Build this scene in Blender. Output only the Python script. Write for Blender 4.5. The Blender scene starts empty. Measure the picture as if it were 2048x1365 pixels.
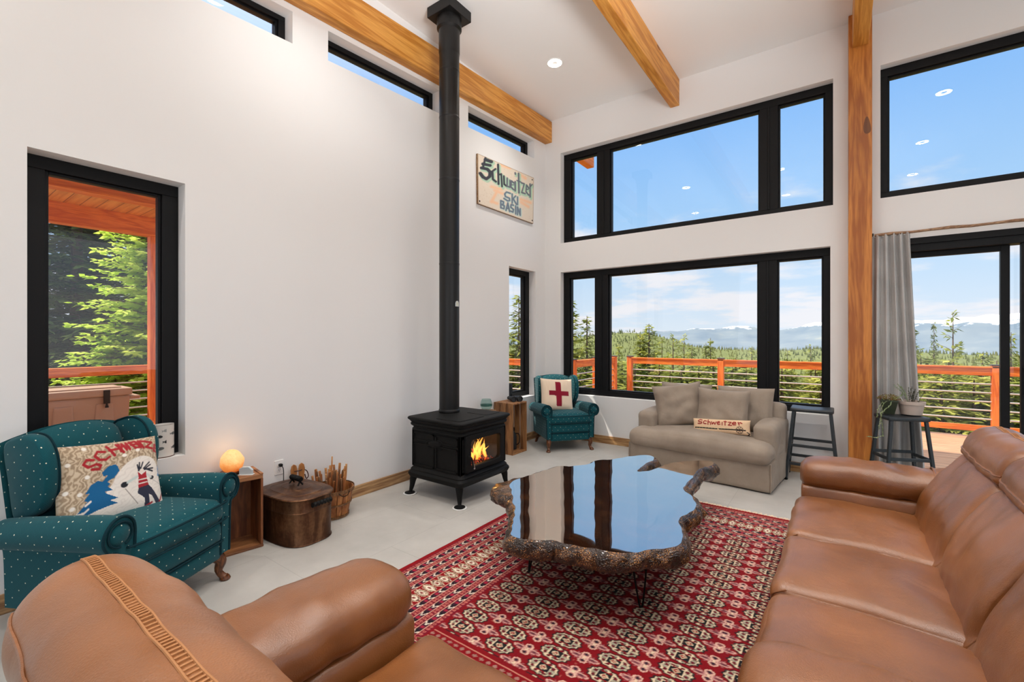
import bpy, bmesh, math, random
import numpy as np
from mathutils import Vector, Matrix, noise as mnoise
SC = bpy.context.scene
COL = SC.collection
PI = math.pi
rnd = random.Random(7)

# ---------------------------------------------------------------- camera
cam_d = bpy.data.cameras.new('camera')
cam = bpy.data.objects.new('camera', cam_d); COL.objects.link(cam)
cam.location = (3.675, -5.957, 1.5)
cam.rotation_euler = (math.radians(90), 0, math.radians(35.9))
cam_d.sensor_width = 36.0
cam_d.lens = 900.0 / 2048.0 * 36.0
cam_d.shift_y = -6.5 / 2048.0
cam_d.clip_end = 9000
cam_d.clip_start = 0.05
SC.camera = cam

# ---------------------------------------------------------------- colour management
vs = SC.view_settings
vs.view_transform = 'Standard'; vs.look = 'None'; vs.gamma = 1.0; vs.use_curve_mapping = False
vs.exposure = 0.0
SC.cycles.use_denoising = True
SC.cycles.transparent_max_bounces = 24
SC.cycles.max_bounces = 10
SC.cycles.diffuse_bounces = 6
SC.cycles.sample_clamp_indirect = 6.0

def lin(c):
    c = c / 255.0
    return c / 12.92 if c <= 0.04045 else ((c + 0.055) / 1.055) ** 2.4
def rgb(r, g, b): return (lin(r), lin(g), lin(b), 1.0)

# ---------------------------------------------------------------- world: blue sky with white clouds
W = bpy.data.worlds.new('sky'); SC.world = W; W.use_nodes = True
nt = W.node_tree; nt.nodes.clear()
def N(t, **k):
    n = nt.nodes.new(t)
    for a, b in k.items(): setattr(n, a, b)
    return n
out = N('ShaderNodeOutputWorld'); bg = N('ShaderNodeBackground')
tc = N('ShaderNodeTexCoord'); sep = N('ShaderNodeSeparateXYZ')
nt.links.new(tc.outputs['Generated'], sep.inputs[0])
ramp = N('ShaderNodeValToRGB'); nt.links.new(sep.outputs['Z'], ramp.inputs[0])
cr = ramp.color_ramp
cr.elements[0].position = 0.0; cr.elements[0].color = rgb(226, 238, 249)
cr.elements[1].position = 0.62; cr.elements[1].color = rgb(232, 238, 248)
e = cr.elements.new(0.12); e.color = rgb(198, 225, 250)
e = cr.elements.new(0.24); e.color = rgb(166, 210, 252)
e = cr.elements.new(0.42); e.color = rgb(136, 192, 254)
def M(op, a, b=None, c=None):
    n = N('ShaderNodeMath', operation=op)
    for i, x in enumerate((a, b, c)):
        if x is None: continue
        if isinstance(x, (int, float)): n.inputs[i].default_value = x
        else: nt.links.new(x, n.inputs[i])
    return n.outputs[0]
den = M('ADD', M('MAXIMUM', sep.outputs['Z'], 0.0), 0.16)
comb = N('ShaderNodeCombineXYZ')
nt.links.new(M('DIVIDE', sep.outputs['X'], den), comb.inputs[0])
nt.links.new(M('DIVIDE', sep.outputs['Y'], den), comb.inputs[1])
nz = N('ShaderNodeTexNoise'); nz.inputs['Scale'].default_value = 1.15; nz.inputs['Detail'].default_value = 9
nz.inputs['Roughness'].default_value = 0.56
mp = N('ShaderNodeMapping'); mp.inputs['Location'].default_value = (3.1, 1.7, 0.4)
nt.links.new(comb.outputs[0], mp.inputs[0]); nt.links.new(mp.outputs[0], nz.inputs['Vector'])
cl = N('ShaderNodeMapRange'); cl.interpolation_type = 'SMOOTHSTEP'
nt.links.new(nz.outputs[0], cl.inputs[0])
# more cloud towards the horizon
thr = M('ADD', M('MULTIPLY', M('MAXIMUM', sep.outputs['Z'], 0.0), 0.40), 0.415)
nt.links.new(thr, cl.inputs[1]); nt.links.new(M('ADD', thr, 0.15), cl.inputs[2])
mix = N('ShaderNodeMix', data_type='RGBA'); 
nt.links.new(M('MULTIPLY', cl.outputs[0], 0.93), mix.inputs['Factor'])
nt.links.new(ramp.outputs[0], mix.inputs['A']); mix.inputs['B'].default_value = rgb(243, 243, 248)
nt.links.new(mix.outputs['Result'], bg.inputs[0]); 
hi = N('ShaderNodeMapRange'); hi.interpolation_type = 'SMOOTHSTEP'      # added brightening above the visible sky, lifts the light indoors
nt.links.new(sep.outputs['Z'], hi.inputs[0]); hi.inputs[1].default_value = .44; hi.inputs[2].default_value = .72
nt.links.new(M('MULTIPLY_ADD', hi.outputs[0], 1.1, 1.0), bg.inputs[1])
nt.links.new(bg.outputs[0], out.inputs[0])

# ---------------------------------------------------------------- sun: over the left shoulder of the house
def light(name, kind, loc, energy, color=(1, 1, 1), direction=None, **k):
    d = bpy.data.lights.new(name, kind); d.energy = energy; d.color = color
    for a, b in k.items(): setattr(d, a, b)
    o = bpy.data.objects.new(name, d); COL.objects.link(o); o.location = loc
    if direction is not None:
        o.rotation_euler = Vector(direction).to_track_quat('-Z', 'Y').to_euler()
    return o
light('sun', 'SUN', (-20, -10, 40), 5.6, (1.0, 0.92, 0.80), (1.0, 0.56, -1.75), angle=0.009)

# added area lights in unseen openings behind the camera, brightening the interior
light('added_fill_near', 'AREA', (4.2, -10.35, 2.2), 40, (1.0, 0.99, 0.98), (0, 1, 0.25), shape='RECTANGLE', size=6.4, size_y=3.2)
light('added_fill_side', 'AREA', (8.85, -5.2, 2.2), 52, (1.0, 0.99, 0.98), (-1, 0.1, 0.25), shape='RECTANGLE', size=6.0, size_y=3.0)
CEIL_LIGHTS = [(0.90, -1.24), (2.85, -2.08), (0.95, -4.08), (4.84, -2.11), (4.84, -4.03), (2.70, -5.98), (0.60, -6.32), (4.91, -5.95), (2.75, -4.05)]
LAMP_W = 12
light('added_ceiling_fill', 'AREA', (4.9, -5.5, 2.3), 92, (.985, .99, 1.0), (-2.1, 1.5, 3.0), shape='RECTANGLE', size=1.4, size_y=1.0, spread=math.radians(88))  # added fill aimed at the ceiling, no such lamp stands in the room
# ================================================================ helpers
class G:
    """collects vertices and faces for ONE mesh"""
    def __init__(s): s.v = []; s.f = []; s.m = []
    def add(s, vs, fs, m=0):
        o = len(s.v); s.v.extend([tuple(p) for p in vs])
        for f in fs: s.f.append(tuple(i + o for i in f)); s.m.append(m)
        return s
    def box(s, x0, x1, y0, y1, z0, z1, m=0):
        vs = [(x0,y0,z0),(x1,y0,z0),(x1,y1,z0),(x0,y1,z0),(x0,y0,z1),(x1,y0,z1),(x1,y1,z1),(x0,y1,z1)]
        return s.add(vs, [(0,3,2,1),(4,5,6,7),(0,1,5,4),(1,2,6,5),(2,3,7,6),(3,0,4,7)], m)
    def beam(s, a, b, w, h, m=0, up=(0,0,1)):
        a = Vector(a); b = Vector(b); d = (b - a).normalized(); u = Vector(up)
        if abs(d.dot(u)) > .98: u = Vector((0,1,0))
        r = d.cross(u).normalized(); u = r.cross(d).normalized()
        vs = []
        for p in (a, b):
            for i, j in ((-1,-1),(1,-1),(1,1),(-1,1)): vs.append(p + r*(i*w/2) + u*(j*h/2))
        return s.add(vs, [(3,2,1,0),(4,5,6,7),(0,1,5,4),(1,2,6,5),(2,3,7,6),(3,0,4,7)], m)
    def tube(s, pts, rad, n=8, m=0, cap=True, closed=False):
        pts = [Vector(p) for p in pts]; k = len(pts)
        if not hasattr(rad, '__len__'): rad = [rad] * k
        o = len(s.v); prev = None
        for i, p in enumerate(pts):
            if closed: d = pts[(i+1) % k] - pts[i-1]
            else: d = pts[min(i+1, k-1)] - pts[max(i-1, 0)]
            if d.length < 1e-9: d = Vector((0,0,1))
            d.normalize()
            if prev is None:
                u = Vector((0,0,1)) if abs(d.z) < .9 else Vector((1,0,0))
            else: u = prev
            r = d.cross(u)
            if r.length < 1e-6: r = d.cross(Vector((1,0,0)))
            r.normalize(); u = r.cross(d).normalized(); prev = u
            for j in range(n):
                a = 2*PI*j/n
                s.v.append(tuple(p + (r*math.cos(a) + u*math.sin(a)) * rad[i]))
        for i in range(k if closed else k-1):
            i2 = (i+1) % k
            for j in range(n):
                j2 = (j+1) % n
                s.f.append((o+i*n+j, o+i*n+j2, o+i2*n+j2, o+i2*n+j)); s.m.append(m)
        if cap and not closed:
            s.f.append(tuple(o+j for j in reversed(range(n)))); s.m.append(m)
            s.f.append(tuple(o+(k-1)*n+j for j in range(n))); s.m.append(m)
        return s
    def lathe(s, prof, n=32, c=(0,0,0), m=0, sx=1, sy=1, cap=True):
        o = len(s.v); k = len(prof)
        for r, z in prof:
            for j in range(n):
                a = 2*PI*j/n; s.v.append((c[0]+r*math.cos(a)*sx, c[1]+r*math.sin(a)*sy, c[2]+z))
        for i in range(k-1):
            for j in range(n):
                j2 = (j+1) % n
                s.f.append((o+i*n+j, o+i*n+j2, o+(i+1)*n+j2, o+(i+1)*n+j)); s.m.append(m)
        if cap:
            s.f.append(tuple(o+j for j in reversed(range(n)))); s.m.append(m)
            s.f.append(tuple(o+(k-1)*n+j for j in range(n))); s.m.append(m)
        return s
    def loft(s, rings, m=0, cap=True, closed=True):
        o = len(s.v); n = len(rings[0])
        for r in rings: s.v.extend([tuple(p) for p in r])
        for i in range(len(rings)-1):
            for j in range(n if closed else n-1):
                j2 = (j+1) % n
                s.f.append((o+i*n+j, o+i*n+j2, o+(i+1)*n+j2, o+(i+1)*n+j)); s.m.append(m)
        if cap:
            s.f.append(tuple(o+j for j in reversed(range(n)))); s.m.append(m)
            s.f.append(tuple(o+(len(rings)-1)*n+j for j in range(n))); s.m.append(m)
        return s
    def grid(s, fn, nu, nv, m=0, cu=False, cv=False):
        o = len(s.v)
        for i in range(nu):
            for j in range(nv):
                s.v.append(tuple(fn(i/(nu if cu else nu-1), j/(nv if cv else nv-1))))
        for i in range(nu if cu else nu-1):
            for j in range(nv if cv else nv-1):
                i2 = (i+1) % nu; j2 = (j+1) % nv
                s.f.append((o+i*nv+j, o+i2*nv+j, o+i2*nv+j2, o+i*nv+j2)); s.m.append(m)
        return s
    def prism(s, poly, h0, h1, axis='z', m=0):
        """polygon (a,b) extruded along an axis"""
        def P(a, b, h): return {'z': (a,b,h), 'y': (a,h,b), 'x': (h,a,b)}[axis]
        n = len(poly); vs = [P(a,b,h0) for a,b in poly] + [P(a,b,h1) for a,b in poly]
        fs = [tuple(reversed(range(n))), tuple(range(n, 2*n))] + [(i,(i+1)%n,n+(i+1)%n,n+i) for i in range(n)]
        return s.add(vs, fs, m)
    def ellip(s, c, r, n=16, k=10, m=0, jit=0, seed=0):
        def f(u, v):
            a = 2*PI*u; b = PI*(v-.5)
            p = Vector((math.cos(a)*math.cos(b), math.sin(a)*math.cos(b), math.sin(b)))
            q = 1 + (jit*mnoise.noise(p*1.7+Vector((seed,seed*2,0))) if jit else 0)
            return (c[0]+r[0]*p.x*q, c[1]+r[1]*p.y*q, c[2]+r[2]*p.z*q)
        return s.grid(f, n, k, m, cu=True)
    def cushion(s, c, size, r, n=12, puff=(0,0,0), wr=0, wf=6, seed=0, m=0, mat=None, shape=None, skew=None):
        """soft rounded box: c centre, size full sizes, r edge radius"""
        hx, hy, hz = size[0]/2, size[1]/2, size[2]/2; H = Vector((hx,hy,hz))
        r = min(r, hx*.98, hy*.98, hz*.98)
        idx = {}; o = len(s.v)
        T = [math.sin(PI/2*(2*i/n-1)*.999)/math.sin(PI/2*.999) for i in range(n+1)]
        def vert(p):
            key = (round(p[0],5), round(p[1],5), round(p[2],5))
            if key in idx: return idx[key]
            P = Vector((p[0]*hx, p[1]*hy, p[2]*hz))
            Q = Vector([max(-(H[i]-r), min(H[i]-r, P[i])) for i in range(3)])
            d = P - Q
            if d.length > 1e-9: d.normalize()
            X = Q + d*r
            for ax in range(3):
                if puff[ax]:
                    a, b = [p[i] for i in range(3) if i != ax]
                    X[ax] += puff[ax]*p[ax]*(1-a*a)*(1-b*b)
            if wr:
                X += d*wr*(mnoise.noise(Vector((X.x*wf+seed, X.y*wf-seed*.7, X.z*wf+seed*1.3))) )
            if shape: X = Vector(shape(X, p))
            if mat: X = mat @ X
            X += Vector(c)
            idx[key] = len(s.v); s.v.append(tuple(X)); return idx[key]
        for ax in range(3):
            for sg in (-1, 1):
                for i in range(n):
                    for j in range(n):
                        q = []
                        for a, b in ((i,j),(i+1,j),(i+1,j+1),(i,j+1)):
                            p = [0,0,0]; p[ax] = sg; p[(ax+1)%3] = T[a]; p[(ax+2)%3] = T[b]
                            q.append(vert(p))
                        if sg < 0: q.reverse()
                        s.f.append(tuple(q)); s.m.append(m)
        return s
    def xform(s, mat, start=0):
        for i in range(start, len(s.v)): s.v[i] = tuple(mat @ Vector(s.v[i]))
        return s
    def build(s, name, mats, parent=None, smooth=True, bevel=0, subd=0, ang=38, colors=None, uv=True):
        me = bpy.data.meshes.new(name); me.from_pydata(s.v, [], s.f); me.update()
        if not isinstance(mats, (list, tuple)): mats = [mats]
        for x in mats: me.materials.append(x)
        if len(mats) > 1: me.polygons.foreach_set('material_index', s.m)
        if smooth:
            me.polygons.foreach_set('use_smooth', [True]*len(me.polygons))
            me.set_sharp_from_angle(angle=math.radians(ang))
        if uv: box_uv(me)
        if colors is not None:
            at = me.color_attributes.new('paint', 'FLOAT_COLOR', 'POINT')
            at.data.foreach_set('color', np.asarray(colors, dtype=np.float32).ravel())
        o = bpy.data.objects.new(name, me); COL.objects.link(o)
        if parent: o.parent = parent
        if bevel:
            b = o.modifiers.new('edge', 'BEVEL'); b.width = bevel; b.segments = 2; b.limit_method = 'ANGLE'; b.angle_limit = math.radians(40)
        if subd:
            b = o.modifiers.new('soft', 'SUBSURF'); b.levels = subd; b.render_levels = subd
        return o

def box_uv(me):
    nl = len(me.loops); 
    if nl == 0: return
    co = np.empty(len(me.vertices)*3, np.float32); me.vertices.foreach_get('co', co); co = co.reshape(-1,3)
    vi = np.empty(nl, np.int32); me.loops.foreach_get('vertex_index', vi)
    no = np.empty(len(me.polygons)*3, np.float32); me.polygons.foreach_get('normal', no); no = np.abs(no.reshape(-1,3))
    lt = np.empty(len(me.polygons), np.int32); me.polygons.foreach_get('loop_total', lt)
    ax = np.repeat(no.argmax(1), lt); c = co[vi]
    uv = np.where((ax==0)[:,None], c[:,[1,2]], np.where((ax==1)[:,None], c[:,[0,2]], c[:,[0,1]]))
    l = me.uv_layers.new(name='UVMap'); l.data.foreach_set('uv', uv.astype(np.float32).ravel())

def tag(o, label=None, cat=None, group=None, kind=None):
    if label: o['label'] = label
    if cat: o['category'] = cat
    if group: o['group'] = group
    if kind: o['kind'] = kind
    return o
def thing(name, label, cat, loc=(0,0,0), rz=0, group=None):
    o = bpy.data.objects.new(name, None); COL.objects.link(o); o.empty_display_size = .1
    o.location = loc; o.rotation_euler = (0,0,rz)
    return tag(o, label, cat, group)
def struct(o, label=None): return tag(o, label, None, None, 'structure')
def copy_tree(o, parent=None):
    c = o.copy(); COL.objects.link(c)
    if parent: c.parent = parent
    for ch in o.children: copy_tree(ch, c)
    return c
def rot(ax, deg): return Matrix.Rotation(math.radians(deg), 4, ax)
def tr(x, y, z): return Matrix.Translation((x,y,z))
def catmull(pts, k=8, closed=False):
    P = [Vector(p) for p in pts]; n = len(P); out = []
    for i in range(n if closed else n-1):
        if closed: a,b,c,d = P[i-1],P[i],P[(i+1)%n],P[(i+2)%n]
        else: a,b,c,d = P[max(i-1,0)],P[i],P[i+1],P[min(i+2,n-1)]
        for j in range(k):
            t = j/k
            out.append(.5*((2*b)+(c-a)*t+(2*a-5*b+4*c-d)*t*t+(3*b-a-3*c+d)*t*t*t))
    if not closed: out.append(P[-1])
    return out

# ================================================================ materials
class MT:
    def __init__(s, name):
        s.m = bpy.data.materials.new(name); s.m.use_nodes = True; s.t = s.m.node_tree
        s.b = s.t.nodes['Principled BSDF']; s.o = s.t.nodes['Material Output']
    def n(s, t, **k):
        x = s.t.nodes.new(t)
        for a, b in k.items(): setattr(x, a, b)
        return x
    def l(s, a, b): s.t.links.new(a, b)
    def set(s, **k):
        names = dict(color='Base Color', rough='Roughness', metal='Metallic', spec='Specular IOR Level', coat='Coat Weight', coatr='Coat Roughness',
                     trans='Transmission Weight', ior='IOR', alpha='Alpha', em='Emission Color', ems='Emission Strength', sheen='Sheen Weight', sub='Subsurface Weight')
        for a, b in k.items(): s.b.inputs[names[a]].default_value = b
        return s
    def math(s, op, a, b=None, c=None):
        n = s.n('ShaderNodeMath', operation=op)
        for i, x in enumerate((a,b,c)):
            if x is None: continue
            if isinstance(x, (int,float)): n.inputs[i].default_value = x
            else: s.l(x, n.inputs[i])
        return n.outputs[0]
    def coord(s, kind='Object', scale=(1,1,1), rotation=(0,0,0), loc=(0,0,0)):
        t = s.n('ShaderNodeTexCoord'); m = s.n('ShaderNodeMapping')
        m.inputs['Scale'].default_value = scale; m.inputs['Rotation'].default_value = rotation; m.inputs['Location'].default_value = loc
        s.l(t.outputs[kind], m.inputs[0]); return m.outputs[0]
    def noise(s, vec, scale, detail=4, rough=.55, dist=0):
        n = s.n('ShaderNodeTexNoise'); n.inputs['Scale'].default_value = scale; n.inputs['Detail'].default_value = detail
        n.inputs['Roughness'].default_value = rough; n.inputs['Distortion'].default_value = dist
        if vec is not None: s.l(vec, n.inputs['Vector'])
        return n.outputs[0]
    def ramp(s, fac, stops):
        r = s.n('ShaderNodeValToRGB'); s.l(fac, r.inputs[0]); e = r.color_ramp.elements
        while len(e) < len(stops): e.new(.5)
        for i, (p, c) in enumerate(stops): e[i].position = p; e[i].color = c
        return r.outputs[0]
    def mix(s, fac, a, b, mode='MIX'):
        n = s.n('ShaderNodeMix', data_type='RGBA', blend_type=mode)
        for sock, x in (('Factor', fac), ('A', a), ('B', b)):
            if isinstance(x, (int,float)): n.inputs[sock].default_value = x
            elif isinstance(x, tuple): n.inputs[sock].default_value = x
            else: s.l(x, n.inputs[sock])
        return n.outputs['Result']
    def color(s, sock): s.l(sock, s.b.inputs['Base Color']); return s
    def bump(s, h, strength=.2, dist=.01):
        b = s.n('ShaderNodeBump'); b.inputs['Strength'].default_value = strength; b.inputs['Distance'].default_value = dist
        s.l(h, b.inputs['Height']); s.l(b.outputs[0], s.b.inputs['Normal']); return s

def plain(name, c, rough=.5, metal=0, spec=.5, var=.0, vs_=8, bump=0, bs=60, coat=0, sheen=0):
    t = MT(name); t.set(rough=rough, metal=metal, spec=spec, coat=coat, sheen=sheen)
    co = t.coord()
    if var:
        f = t.noise(co, vs_, 5)
        d = tuple(max(0, x*(1-var)) for x in c[:3])+(1,); h = tuple(min(1, x*(1+var)) for x in c[:3])+(1,)
        t.color(t.ramp(f, [(.3, d), (.7, h)]))
    else: t.set(color=c)
    if bump: t.bump(t.noise(co, bs, 3), bump, .004)
    return t.m

def wood(name, c1, c2, scale=(14,14,1.1), rough=.45, dark=None, knots=False, coat=0, bands=9.0, loc=(0,0,0)):
    """long grain along the axis with the small scale"""
    t = MT(name); t.set(rough=rough, coat=coat)
    co = t.coord('Object', scale, loc=loc)
    g = t.noise(co, 1.0, 4, .6, .3)
    fine = t.noise(t.coord('Object', tuple(x*5 for x in scale)), 1.6, 3)
    w = t.math('FRACT', t.math('MULTIPLY', g, bands))
    w = t.math('ABSOLUTE', t.math('SUBTRACT', w, .5))
    f = t.math('ADD', t.math('MULTIPLY', w, 1.1), t.math('MULTIPLY', t.math('SUBTRACT', fine, .5), .55))
    c = t.ramp(f, [(.05, c1), (.62, c2)])
    if knots:
        kn = t.noise(t.coord('Object', tuple(max(x*.35, .9) for x in scale)), 2.1, 1)
        c = t.mix(t.math('MULTIPLY', t.math('GREATER_THAN', kn, .735), .8), c, dark or tuple(x*.25 for x in c1[:3])+(1,))
    t.color(c); t.bump(f, .06, .003)
    return t.m

def paint_mat(name, rough=.9, bump=.0, bs=300, sheen=0):
    t = MT(name); t.set(rough=rough, sheen=sheen, spec=.25)
    a = t.n('ShaderNodeVertexColor', layer_name='paint'); t.color(a.outputs[0])
    if bump: t.bump(t.noise(t.coord(), bs, 2), bump, .004)
    return t.m

def emit(name, c, s):
    t = MT(name); t.set(color=(0,0,0,1), em=c, ems=s, rough=1, spec=0); return t.m

def glass_pane(name, tint=(1,1,1,1)):
    t = MT(name); t.t.nodes.remove(t.b)
    ge = t.n('ShaderNodeNewGeometry'); dp = t.n('ShaderNodeVectorMath', operation='DOT_PRODUCT')
    t.l(ge.outputs['Normal'], dp.inputs[0]); t.l(ge.outputs['Incoming'], dp.inputs[1])
    f = t.math('POWER', t.math('SUBTRACT', 1.0, t.math('ABSOLUTE', dp.outputs['Value'])), 5.0)
    f = t.math('MULTIPLY_ADD', f, .98, .022)
    a = t.n('ShaderNodeBsdfTransparent'); a.inputs[0].default_value = tint
    g = t.n('ShaderNodeBsdfGlossy'); g.inputs['Roughness'].default_value = 0.0; g.inputs[0].default_value = (.95,.97,1,1)
    m = t.n('ShaderNodeMixShader'); t.l(f, m.inputs[0]); t.l(a.outputs[0], m.inputs[1]); t.l(g.outputs[0], m.inputs[2])
    t.l(m.outputs[0], t.o.inputs[0]); return t.m

MAT = {}
MAT['wall'] = plain('white painted plaster', (.81,.80,.787,1), .85, spec=.2, bump=.03, bs=240)
MAT['ceil'] = plain('white ceiling paint', (.89,.88,.865,1), .9, spec=.15)
MAT['black'] = plain('black window frame', (.0045,.0045,.005,1), .5, spec=.22)
MAT['iron'] = plain('black cast iron', (.0045,.0043,.004,1), .62, spec=.2, bump=.05, bs=180)
MAT['pipe'] = plain('black stove pipe', (.005,.0045,.0042,1), .40, spec=.4)
MAT['stool'] = plain('dark painted metal', (.018,.024,.028,1), .42, spec=.5)
MAT['glass'] = glass_pane('window glass')
MAT['fir'] = wood('honey fir beam', rgb(184,116,38), rgb(222,158,74), (9,.55,9), .5, rgb(120,64,20), True, bands=5)
MAT['firp'] = wood('honey fir post', rgb(156,86,26), rgb(206,132,56), (6.5,6.5,.55), .4, rgb(80,40,14), True, bands=5)
MAT['base'] = wood('oak baseboard', rgb(132,92,58), rgb(192,154,108), (12,1.0,12), .5, bands=5)
MAT['basex'] = wood('oak baseboard across', rgb(140,98,58), rgb(196,156,106), (1.0,12,12), .5, bands=5)
MAT['cedar'] = wood('orange cedar', rgb(206,98,26), rgb(240,140,50), (.9,9,9), .6, rgb(120,50,14), True, bands=5)
MAT['cedary'] = wood('orange cedar along', rgb(206,98,26), rgb(240,140,50), (9,.9,9), .6, rgb(120,50,14), True, bands=5)
MAT['cedarz'] = wood('orange cedar post', rgb(210,96,26), rgb(242,134,50), (9,9,.9), .6, rgb(120,50,14), True, bands=5)
MAT['chrome'] = plain('polished steel', (.75,.75,.76,1), .22, 1)
MAT['rail'] = plain('painted steel rail', (.55,.50,.46,1), .35, .3)
MAT['white'] = plain('white plastic', (.82,.81,.79,1), .4)
MAT['cap'] = plain('dark post cap', (.06,.055,.05,1), .5)

# --- leather
def leather(name, c1, c2, rough=.36):
    t = MT(name); t.set(rough=rough, spec=.6, coat=.4, coatr=.36)
    co = t.coord()
    f = t.noise(co, 2.6, 4, .55)
    c = t.ramp(f, [(.32, c1), (.68, c2)])
    t.color(c)
    cr_ = t.noise(t.coord('Object', (1,1,1)), 5.0, 3, .5, 1.2)
    vo = t.n('ShaderNodeTexVoronoi'); vo.inputs['Scale'].default_value = 260; t.l(co, vo.inputs['Vector'])
    h = t.math('ADD', t.math('MULTIPLY', cr_, .9), t.math('MULTIPLY', vo.outputs[0], .09))
    t.bump(h, .32, .02)
    r = t.math('ADD', t.math('MULTIPLY', f, .18), rough-.09); t.l(r, t.b.inputs['Roughness'])
    return t.m
MAT['leather'] = leather('caramel leather', rgb(114,66,27), rgb(148,91,44))
MAT['stitch'] = plain('tan stitching', rgb(172,118,72), .6)

# --- teal fabric with small cream dots in a diamond grid
def teal():
    t = MT('teal dotted upholstery'); t.set(rough=.85, spec=.2, sheen=.1)
    uv = t.coord('UV', (1/.052, 1/.052, 1), (0, 0, math.radians(45)))
    sp = t.n('ShaderNodeSeparateXYZ'); t.l(uv, sp.inputs[0])
    fx = t.math('SUBTRACT', t.math('FRACT', sp.outputs[0]), .5); fy = t.math('SUBTRACT', t.math('FRACT', sp.outputs[1]), .5)
    r = t.math('SQRT', t.math('ADD', t.math('MULTIPLY', fx, fx), t.math('MULTIPLY', fy, fy)))
    dot = t.math('LESS_THAN', r, .055)
    dia = t.math('MAXIMUM', t.math('ABSOLUTE', fx), t.math('ABSOLUTE', fy))
    ring = t.math('MULTIPLY', t.math('GREATER_THAN', t.math('SINE', t.math('MULTIPLY', dia, 62)), .35), .45)
    base = t.mix(ring, rgb(10,76,84), rgb(6,56,64))
    vn = t.n('ShaderNodeTexWhiteNoise'); vn.noise_dimensions = '2D'
    fl = t.n('ShaderNodeVectorMath', operation='FLOOR'); t.l(uv, fl.inputs[0]); t.l(fl.outputs[0], vn.inputs['Vector'])
    dc = t.ramp(vn.outputs[0], [(.2, rgb(150,170,160)), (.5, rgb(235,228,200))])
    t.color(t.mix(dot, base, dc))
    t.bump(t.noise(t.coord(), 420, 2), .12, .003)
    return t.m
MAT['teal'] = teal()
MAT['tealp'] = plain('dark teal piping', rgb(4,42,50), .8, spec=.2)
MAT['mahog'] = wood('carved mahogany', rgb(70,36,16), rgb(128,76,40), (16,16,3), .35)

def linen(name, c1, c2, rough=.9):
    t = MT(name); t.set(rough=rough, spec=.15, sheen=.12)
    co = t.coord()
    w = t.noise(t.coord('Object', (4,4,1)), 60, 2)
    f = t.math('ADD', t.math('MULTIPLY', t.noise(co, 3.0, 4), .85), t.math('MULTIPLY', w, .15))
    t.color(t.ramp(f, [(.35, c1), (.65, c2)]))
    t.bump(t.math('ADD', t.math('MULTIPLY', t.noise(co, 5.5, 3, .5, 1.0), 1.2), t.math('MULTIPLY', t.noise(co, 380, 2), .05)), .28, .02)
    return t.m
MAT['linen'] = linen('taupe slipcover linen', rgb(138,124,110), rgb(160,146,131))
MAT['curtain'] = linen('grey curtain cloth', rgb(172,170,168), rgb(192,190,187))

# --- floor: large format grey porcelain
def floor_mat():
    t = MT('grey porcelain floor'); t.set(rough=.5, spec=.35)
    co = t.coord()
    br = t.n('ShaderNodeTexBrick'); t.l(t.coord('Object', (1,1,1), (0,0,PI/2), (.35,.12,0)), br.inputs['Vector'])
    br.inputs['Scale'].default_value = 1.0; br.inputs['Brick Width'].default_value = 1.2; br.inputs['Row Height'].default_value = .6
    br.inputs['Mortar Size'].default_value = .0022; br.inputs['Mortar Smooth'].default_value = .3
    br.inputs['Color1'].default_value = rgb(184,180,174); br.inputs['Color2'].default_value = rgb(178,174,168); br.inputs['Mortar'].default_value = rgb(140,135,128)
    n = t.noise(co, 1.6, 7, .62)
    c = t.mix(.55, br.outputs[0], t.ramp(n, [(.3, rgb(158,155,149)), (.7, rgb(200,197,191))]))
    t.color(c); t.bump(br.outputs['Fac'], -.15, .002)
    return t.m
MAT['floor'] = floor_mat()
# ================================================================ ROOM SHELL
SL = .0625          # the clerestory line and the beam under it run slightly out of level
def cells(g, axis, c0, c1, us, zs, holes, m=0):
    """wall slab between c0 and c1 across `axis`; us cuts, zs cuts as (z, slope), holes = set of (i,j)"""
    def P(c, u, z): return (c, u, z[0]+z[1]*u) if axis == 'x' else (u, c, z[0]+z[1]*u)
    for i in range(len(us)-1):
        for j in range(len(zs)-1):
            if (i, j) in holes: continue
            q = [(us[i], zs[j]), (us[i+1], zs[j]), (us[i+1], zs[j+1]), (us[i], zs[j+1])]
            g.add([P(c0,*p) for p in q] + [P(c1,*p) for p in q], [(0,1,2,3),(7,6,5,4),(0,4,5,1),(1,5,6,2),(2,6,7,3),(3,7,4,0)], m)

# left wall: big window, narrow window, three clerestory slots
g = G()
us = [-10.3, -5.55, -5.5, -4.755, -3.994, -3.672, -2.28, -1.797, -.95, -.314, -.278, .2]
zs = [(0,0), (.64,0), (.686,0), (2.493,0), (2.572,0), (4.2,SL), (4.465,SL), (5.05,0)]
H = set()
for j in (2, 3): H.add((2, j))                       # big window
for i in (8, 9):
    for j in (1, 2): H.add((i, j))                   # narrow window (a touch lower)
for i in (1, 2, 3): H.add((i, 5))
for i in (5,): H.add((i, 5))
for i in (7, 8): H.add((i, 5))
# big window spans -5.51..-4.755
us[1] = -5.56; us[2] = -5.508
cells(g, 'x', -.2, 0, us, zs, H)
struct(g.build('wall_left', MAT['wall'], smooth=False), 'tall white plaster wall with the stove in front of it')

# far wall with the window bands and the sliding door
g = G()
us = [-.2, .271, 3.61, 3.634, 4.03, 4.09, 6.9, 9.0]
zs = [(0,0), (.657,0), (2.492,0), (2.932,0), (4.298,0), (5.05,0)]
H = {(1,1), (1,3), (2,3), (4,3), (5,3), (5,0), (5,1)}
cells(g, 'y', 0, .2, us, zs, H)
struct(g.build('wall_far', MAT['wall'], smooth=False), 'white wall with the large black framed windows')

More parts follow.
